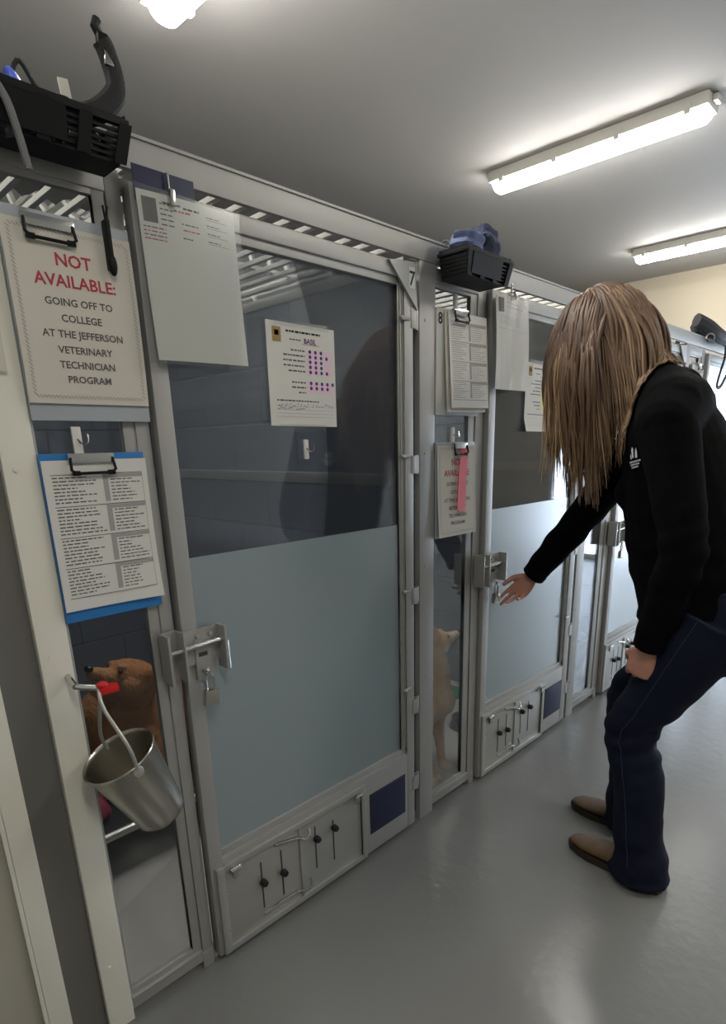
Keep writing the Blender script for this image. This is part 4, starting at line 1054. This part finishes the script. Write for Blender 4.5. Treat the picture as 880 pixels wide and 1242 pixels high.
for i in range(1950):
    side = -1 if hr.random() < .6 else 1
    az = side*(hr.uniform(.04,2.9) if i < 1150 else hr.uniform(1.7,3.14)); A_ = abs(az)
    el = hr.uniform(.12,1.5) if A_ > .75 else hr.uniform(.52,1.5)
    if A_ > 1.0: el = hr.uniform(-.25,1.5)
    hr_y = hr.uniform(-1,1)*.8+(.9 if A_ < .8 else (.0 if A_ < 1.8 else -.9 if A_ < 2.1 else -1.75))
    ln = hr.uniform(.22,.40) if A_ < .6 else (hr.uniform(.36,.50) if A_ < 1.8 else hr.uniform(.30,.46))
    if A_ > 2.4: ln = hr.uniform(.26,.40)
    base = .34+.34*noise.noise(V((az*2.2,el*1.3,side)))+hr.gauss(0,.09)
    if A_ > 1.5: base += .08
    if A_ > 2.2: base += .10
    strand(az, el, ln, side, max(0,min(1,base)), lift=1.0+.14*hr.random())
for i in range(40):      # loose wisps in front of the face
    side = -1 if i%3 else 1; hr_y = hr.uniform(1.0,2.4); strand(side*hr.uniform(.3,.9), hr.uniform(.5,.8), hr.uniform(.34,.46), side, .75+hr.gauss(0,.12), r0=.0022, lift=1.12)
me = bpy.data.meshes.new('hair'); me.from_pydata([tuple(v-wloc(W)) for v in mbh.v],[],mbh.f); me.materials.append(M['hair'])
at = me.attributes.new('tone','FLOAT','POINT'); vals = [0.0]*len(mbh.v)
for b, e, t, n in tones:
    for i in range(b,e): vals[i] = max(0,min(1,t+.28*((i-b)/(e-b))-.08))
at.data.foreach_set('value', vals); me.polygons.foreach_set('use_smooth',[True]*len(me.polygons)); me.update()
ho = bpy.data.objects.new('hair', me); COL.objects.link(ho); ho.parent = W
mb = MB(); mb.ball(SC,tuple(SR*1.03),20,T=Rh); 
me = bpy.data.meshes.new('scalp'); 
sc_o = mb.build('scalp_hair','hair',ho); a_ = sc_o.data.attributes.new('tone','FLOAT','POINT'); a_.data.foreach_set('value',[.3]*len(sc_o.data.vertices))
bm.free()
# ================================================================== DOGS
TAN = V(lin((216,162,104))[:3]); WHT = V(lin((244,232,212))[:3]); DRK = V(lin((140,96,62))[:3])
def smooth01(a,b,x): t = max(0,min(1,(x-a)/(b-a))); return t*t*(3-2*t)
def dog(label, origin, yaw, S, J, head, hf, tan=TAN, dark=DRK, wht=WHT, group=None):
    """J: joint dict in dog space (x forward, y left, z up); head centre and facing in world space"""
    T = Matrix.Translation(origin) @ Matrix.Rotation(yaw,4,'Z') @ Matrix.Scale(S,4)
    def w(p): return T @ V(p)
    t = thing('dog', label, 'dog', tuple(origin))
    mb = MB()
    n = len(J['trunk']); 
    P = [w(p[:3]) for p in J['trunk']]; rx = [p[3]*S for p in J['trunk']]; ry = [p[4]*S for p in J['trunk']]
    sidev = (w((0,1,0))-w((0,0,0))).normalized(); loft(mb, P, rx, ry, up=sidev, n=24)
    Hc = V(head); hf = V(hf).normalized(); hs = hf.cross(V((0,0,1))).normalized()*-1; hu = hf.cross(hs)
    if hu.z < 0: hu = -hu
    def h(f,s,u): return Hc+(hf*f+hs*s+hu*u)*S
    Rm = Matrix((hf,hs,hu)).transposed().to_4x4()
    nb = w(J['neck'][:3]); limb(mb, [nb, nb.lerp(Hc,.5)+V(J.get('neckbow',(0,0,0))), Hc-hf*.02*S-hu*.01*S], [J['neck'][3]*S, J['neck'][3]*S*.86, .050*S], n=20)
    for leg in J['legs']: limb(mb, [w(p[:3]) for p in leg], [p[3]*S for p in leg], n=14)
    for leg in J['legs']:
        p = w(leg[-1][:3]); fd = (w((1,0,0))-w((0,0,0))).normalized(); sd = sidev
        if J.get('toes',True):
            for k in (-1.5,-.5,.5,1.5): limb(mb,[p+sd*k*.010*S, p+sd*k*.013*S+fd*(.026+.006*(1.5-abs(k)))*S-V((0,0,.004*S))],[.011*S,.0095*S],n=8,sub=3)
    if 'tail' in J: limb(mb, [w(p[:3]) for p in J['tail']], [p[3]*S for p in J['tail']], n=12)
    mb.ball(Hc,(.058*S,.050*S,.047*S),14,T=Rm)
    limb(mb,[h(.025,0,-.012),h(.060,0,-.014),h(.098,0,-.012)],[.036*S,.025*S,.0165*S],n=14)
    limb(mb,[h(.02,0,-.030),h(.060,0,-.030),h(.086,0,-.028)],[.026*S,.017*S,.011*S],n=12)
    for s in (-1,1):
        mb.ball(h(.008,s*.034,-.018),(.030*S,.022*S,.028*S),10,T=Rm)      # cheek ruff
        mb.ball(h(.040,s*.022,.020),(.014*S,.013*S,.010*S),8,T=Rm)        # brow
        # ear: upright rounded triangle
        e0, tip = (h(-.018,s*.034,.030), h(-.024,s*.042,.110)) if not J.get('flop') else (h(-.030,s*.040,.022), h(-.085,s*.050,.002))
        limb(mb,[e0,e0.lerp(tip,.5),tip],[.024*S,.0165*S,.005*S],n=12)
    me = remesh(mb,.0045*max(1,S*.8),2)
    folds(me,.0016,lambda p,nn: noise.noise(p*60)+noise.noise(p*130))
    # coat colours
    co = me.color_attributes.new('furcol','FLOAT_COLOR','POINT'); vals = []
    Ti = T.inverted()
    for v in me.vertices:
        p = v.co; q = Ti @ p; r = (p-Hc)/S; f,s_,u = r.dot(hf), r.dot(hs), r.dot(hu); c = tan.copy()
        if r.length < .135:
            k = smooth01(.0,-.030,u+ (f-.03)*.15)*smooth01(-.05,.03,f); c = c.lerp(wht,.85*k)
            k = smooth01(.045,.085,f); c = c.lerp(wht,.75*k)
            if u > .045: c = c.lerp(dark,.35*smooth01(.045,.09,u))
            for sg in (-1,1):
                dd = (V((f,s_,u))-V((.046,sg*.026,.024))).length; c = c.lerp(wht,.5*smooth01(.016,.006,dd))
        else:
            k = smooth01(.10,.24,q.x+ (0.30-q.z)*.25); c = c.lerp(wht, .55*k*smooth01(.46,.38,q.z)*smooth01(.22,.30,q.z)) 
            c = c.lerp(wht,.6*smooth01(.07,.02,q.z)) if J.get('socks',True) else c
            c = c.lerp(dark,.35*smooth01(.36,.42,q.z)*smooth01(.08,-.05,q.x))
        c = c*(1+.12*noise.noise(p*45)); vals += [c.x,c.y,c.z,1.0]
    co.data.foreach_set('color',vals)
    link_mesh(me,'body','fur',t)
    mb = MB(); mb.ball(h(.112,0,-.004),(.0105*S,.0135*S,.010*S),8,T=Rm); mb.build('nose','nose',t)
    for s in (-1,1):
        mb = MB(); mb.ball(h(.047,s*.0275,.010),(.0068*S,.0068*S,.0062*S),8,T=Rm); mb.build('eye','iris',t)
        e0, tip = (h(-.010,s*.036,.034), h(-.014,s*.044,.088)) if not J.get('flop') else (h(-.035,s*.046,.018), h(-.080,s*.054,.0)); mb = MB()
        limb(mb,[e0+hf*.011*S,e0.lerp(tip,.55)+hf*.009*S,tip+hf*.002*S],[.013*S,.009*S,.003*S],n=8); mb.build('inner_ear','inear',t)
    mb = MB(); mb.tube([h(.104,0,-.020),h(.094,.013,-.024),h(.070,.021,-.028),h(.048,.027,-.026)],.0016*S,6); mb.tube([h(.104,0,-.020),h(.094,-.013,-.024),h(.070,-.021,-.028),h(.048,-.027,-.026)],.0016*S,6); mb.build('mouth_line','nose',t)
    return t
stand = dict(
 trunk=[(.165,0,.34,.060,.070),(.12,0,.325,.078,.100),(.02,0,.325,.078,.098),(-.10,0,.335,.068,.080),(-.20,0,.345,.066,.076),(-.24,0,.345,.050,.058)],
 neck=(.135,0,.38,.068),
 legs=[[(.13,.055,.30,.050),(.12,.058,.215,.034),(.135,.055,.12,.0205),(.145,.055,.04,.0185),(.155,.055,.014,.0215)],
       [(.13,-.055,.30,.050),(.12,-.058,.215,.034),(.135,-.055,.12,.0205),(.145,-.055,.04,.0185),(.155,-.055,.014,.0215)],
       [(-.17,.05,.31,.066),(-.13,.06,.225,.046),(-.235,.06,.125,.021),(-.215,.06,.045,.0175),(-.20,.06,.014,.021)],
       [(-.17,-.05,.31,.066),(-.13,-.06,.225,.046),(-.235,-.06,.125,.021),(-.215,-.06,.045,.0175),(-.20,-.06,.014,.021)]],
 tail=[(-.25,0,.37,.022),(-.31,0,.42,.030),(-.29,0,.48,.034),(-.22,.02,.49,.030),(-.18,.03,.46,.018)])
dog('small tan dog with pricked ears standing behind the marked 8 panel, looking up', (1.700,.295,0), -PI/2+.22, 1.0, stand, (1.716,.150,.578), (.88,-.32,.28))
lie = dict(
 trunk=[(.20,0,.20,.085,.10),(.10,0,.17,.095,.125),(-.05,0,.155,.095,.125),(-.20,0,.15,.09,.11),(-.30,0,.13,.075,.085)],
 neck=(.16,0,.26,.078), neckbow=(.03,0,.0),
 legs=[[(.14,.07,.14,.05),(.12,.08,.05,.035),(.25,.075,.028,.022),(.36,.07,.020,.020)],
       [(.14,-.07,.14,.05),(.12,-.08,.05,.035),(.25,-.075,.028,.022),(.36,-.07,.020,.020)],
       [(-.22,.08,.12,.07),(-.10,.11,.06,.05),(-.22,.12,.026,.024),(-.10,.125,.020,.020)],
       [(-.22,-.08,.12,.07),(-.10,-.11,.06,.05),(-.22,-.12,.026,.024),(-.10,-.125,.020,.020)]],
 socks=False, flop=True)
dog('larger tan brown dog resting on the cot behind the steel pail, snout pointing left', (.96,.80,.165), PI, 1.25, lie, (.735,.62,.610), (-.86,-.08,.50), tan=V(lin((176,124,84))[:3]), dark=V(lin((100,66,46))[:3]), wht=V(lin((182,136,98))[:3]))
# ================================================================== WORLD, CAMERA
sc = bpy.context.scene
w = bpy.data.worlds.new('World'); sc.world = w; w.use_nodes = True
w.node_tree.nodes['Background'].inputs[0].default_value = (.75,.85,1,1); w.node_tree.nodes['Background'].inputs[1].default_value = .3
Px, Py, fpx = 457., 754., 723.
def unit(a): a = V(a); return a.normalized()
r_ = unit((1180-Px, 524-Py, fpx)); d_ = V((509-Px, 3200-Py, fpx)).normalized(); d_ = (d_-r_*d_.dot(r_)).normalized(); n_ = r_.cross(d_)
ex = V((r_.x, n_.x, -d_.x)); ey = V((r_.y, n_.y, -d_.y)); ez = V((r_.z, n_.z, -d_.z))
cam = bpy.data.cameras.new('Camera'); co = bpy.data.objects.new('Camera', cam); COL.objects.link(co)
R3 = Matrix((ex, -ey, -ez)).transposed()
co.matrix_world = Matrix.Translation((0,-1.2,1.308)) @ R3.to_4x4()
cam.sensor_fit = 'HORIZONTAL'; cam.sensor_width = 36; cam.lens = fpx/880*36
cam.shift_x = (440-Px)/880; cam.shift_y = (Py-621)/880; cam.clip_start = .02
sc.camera = co
sc.view_settings.view_transform = 'Standard'; sc.view_settings.look = 'None'; sc.view_settings.gamma = 1; sc.view_settings.use_curve_mapping = False
sc.view_settings.exposure = 0.5
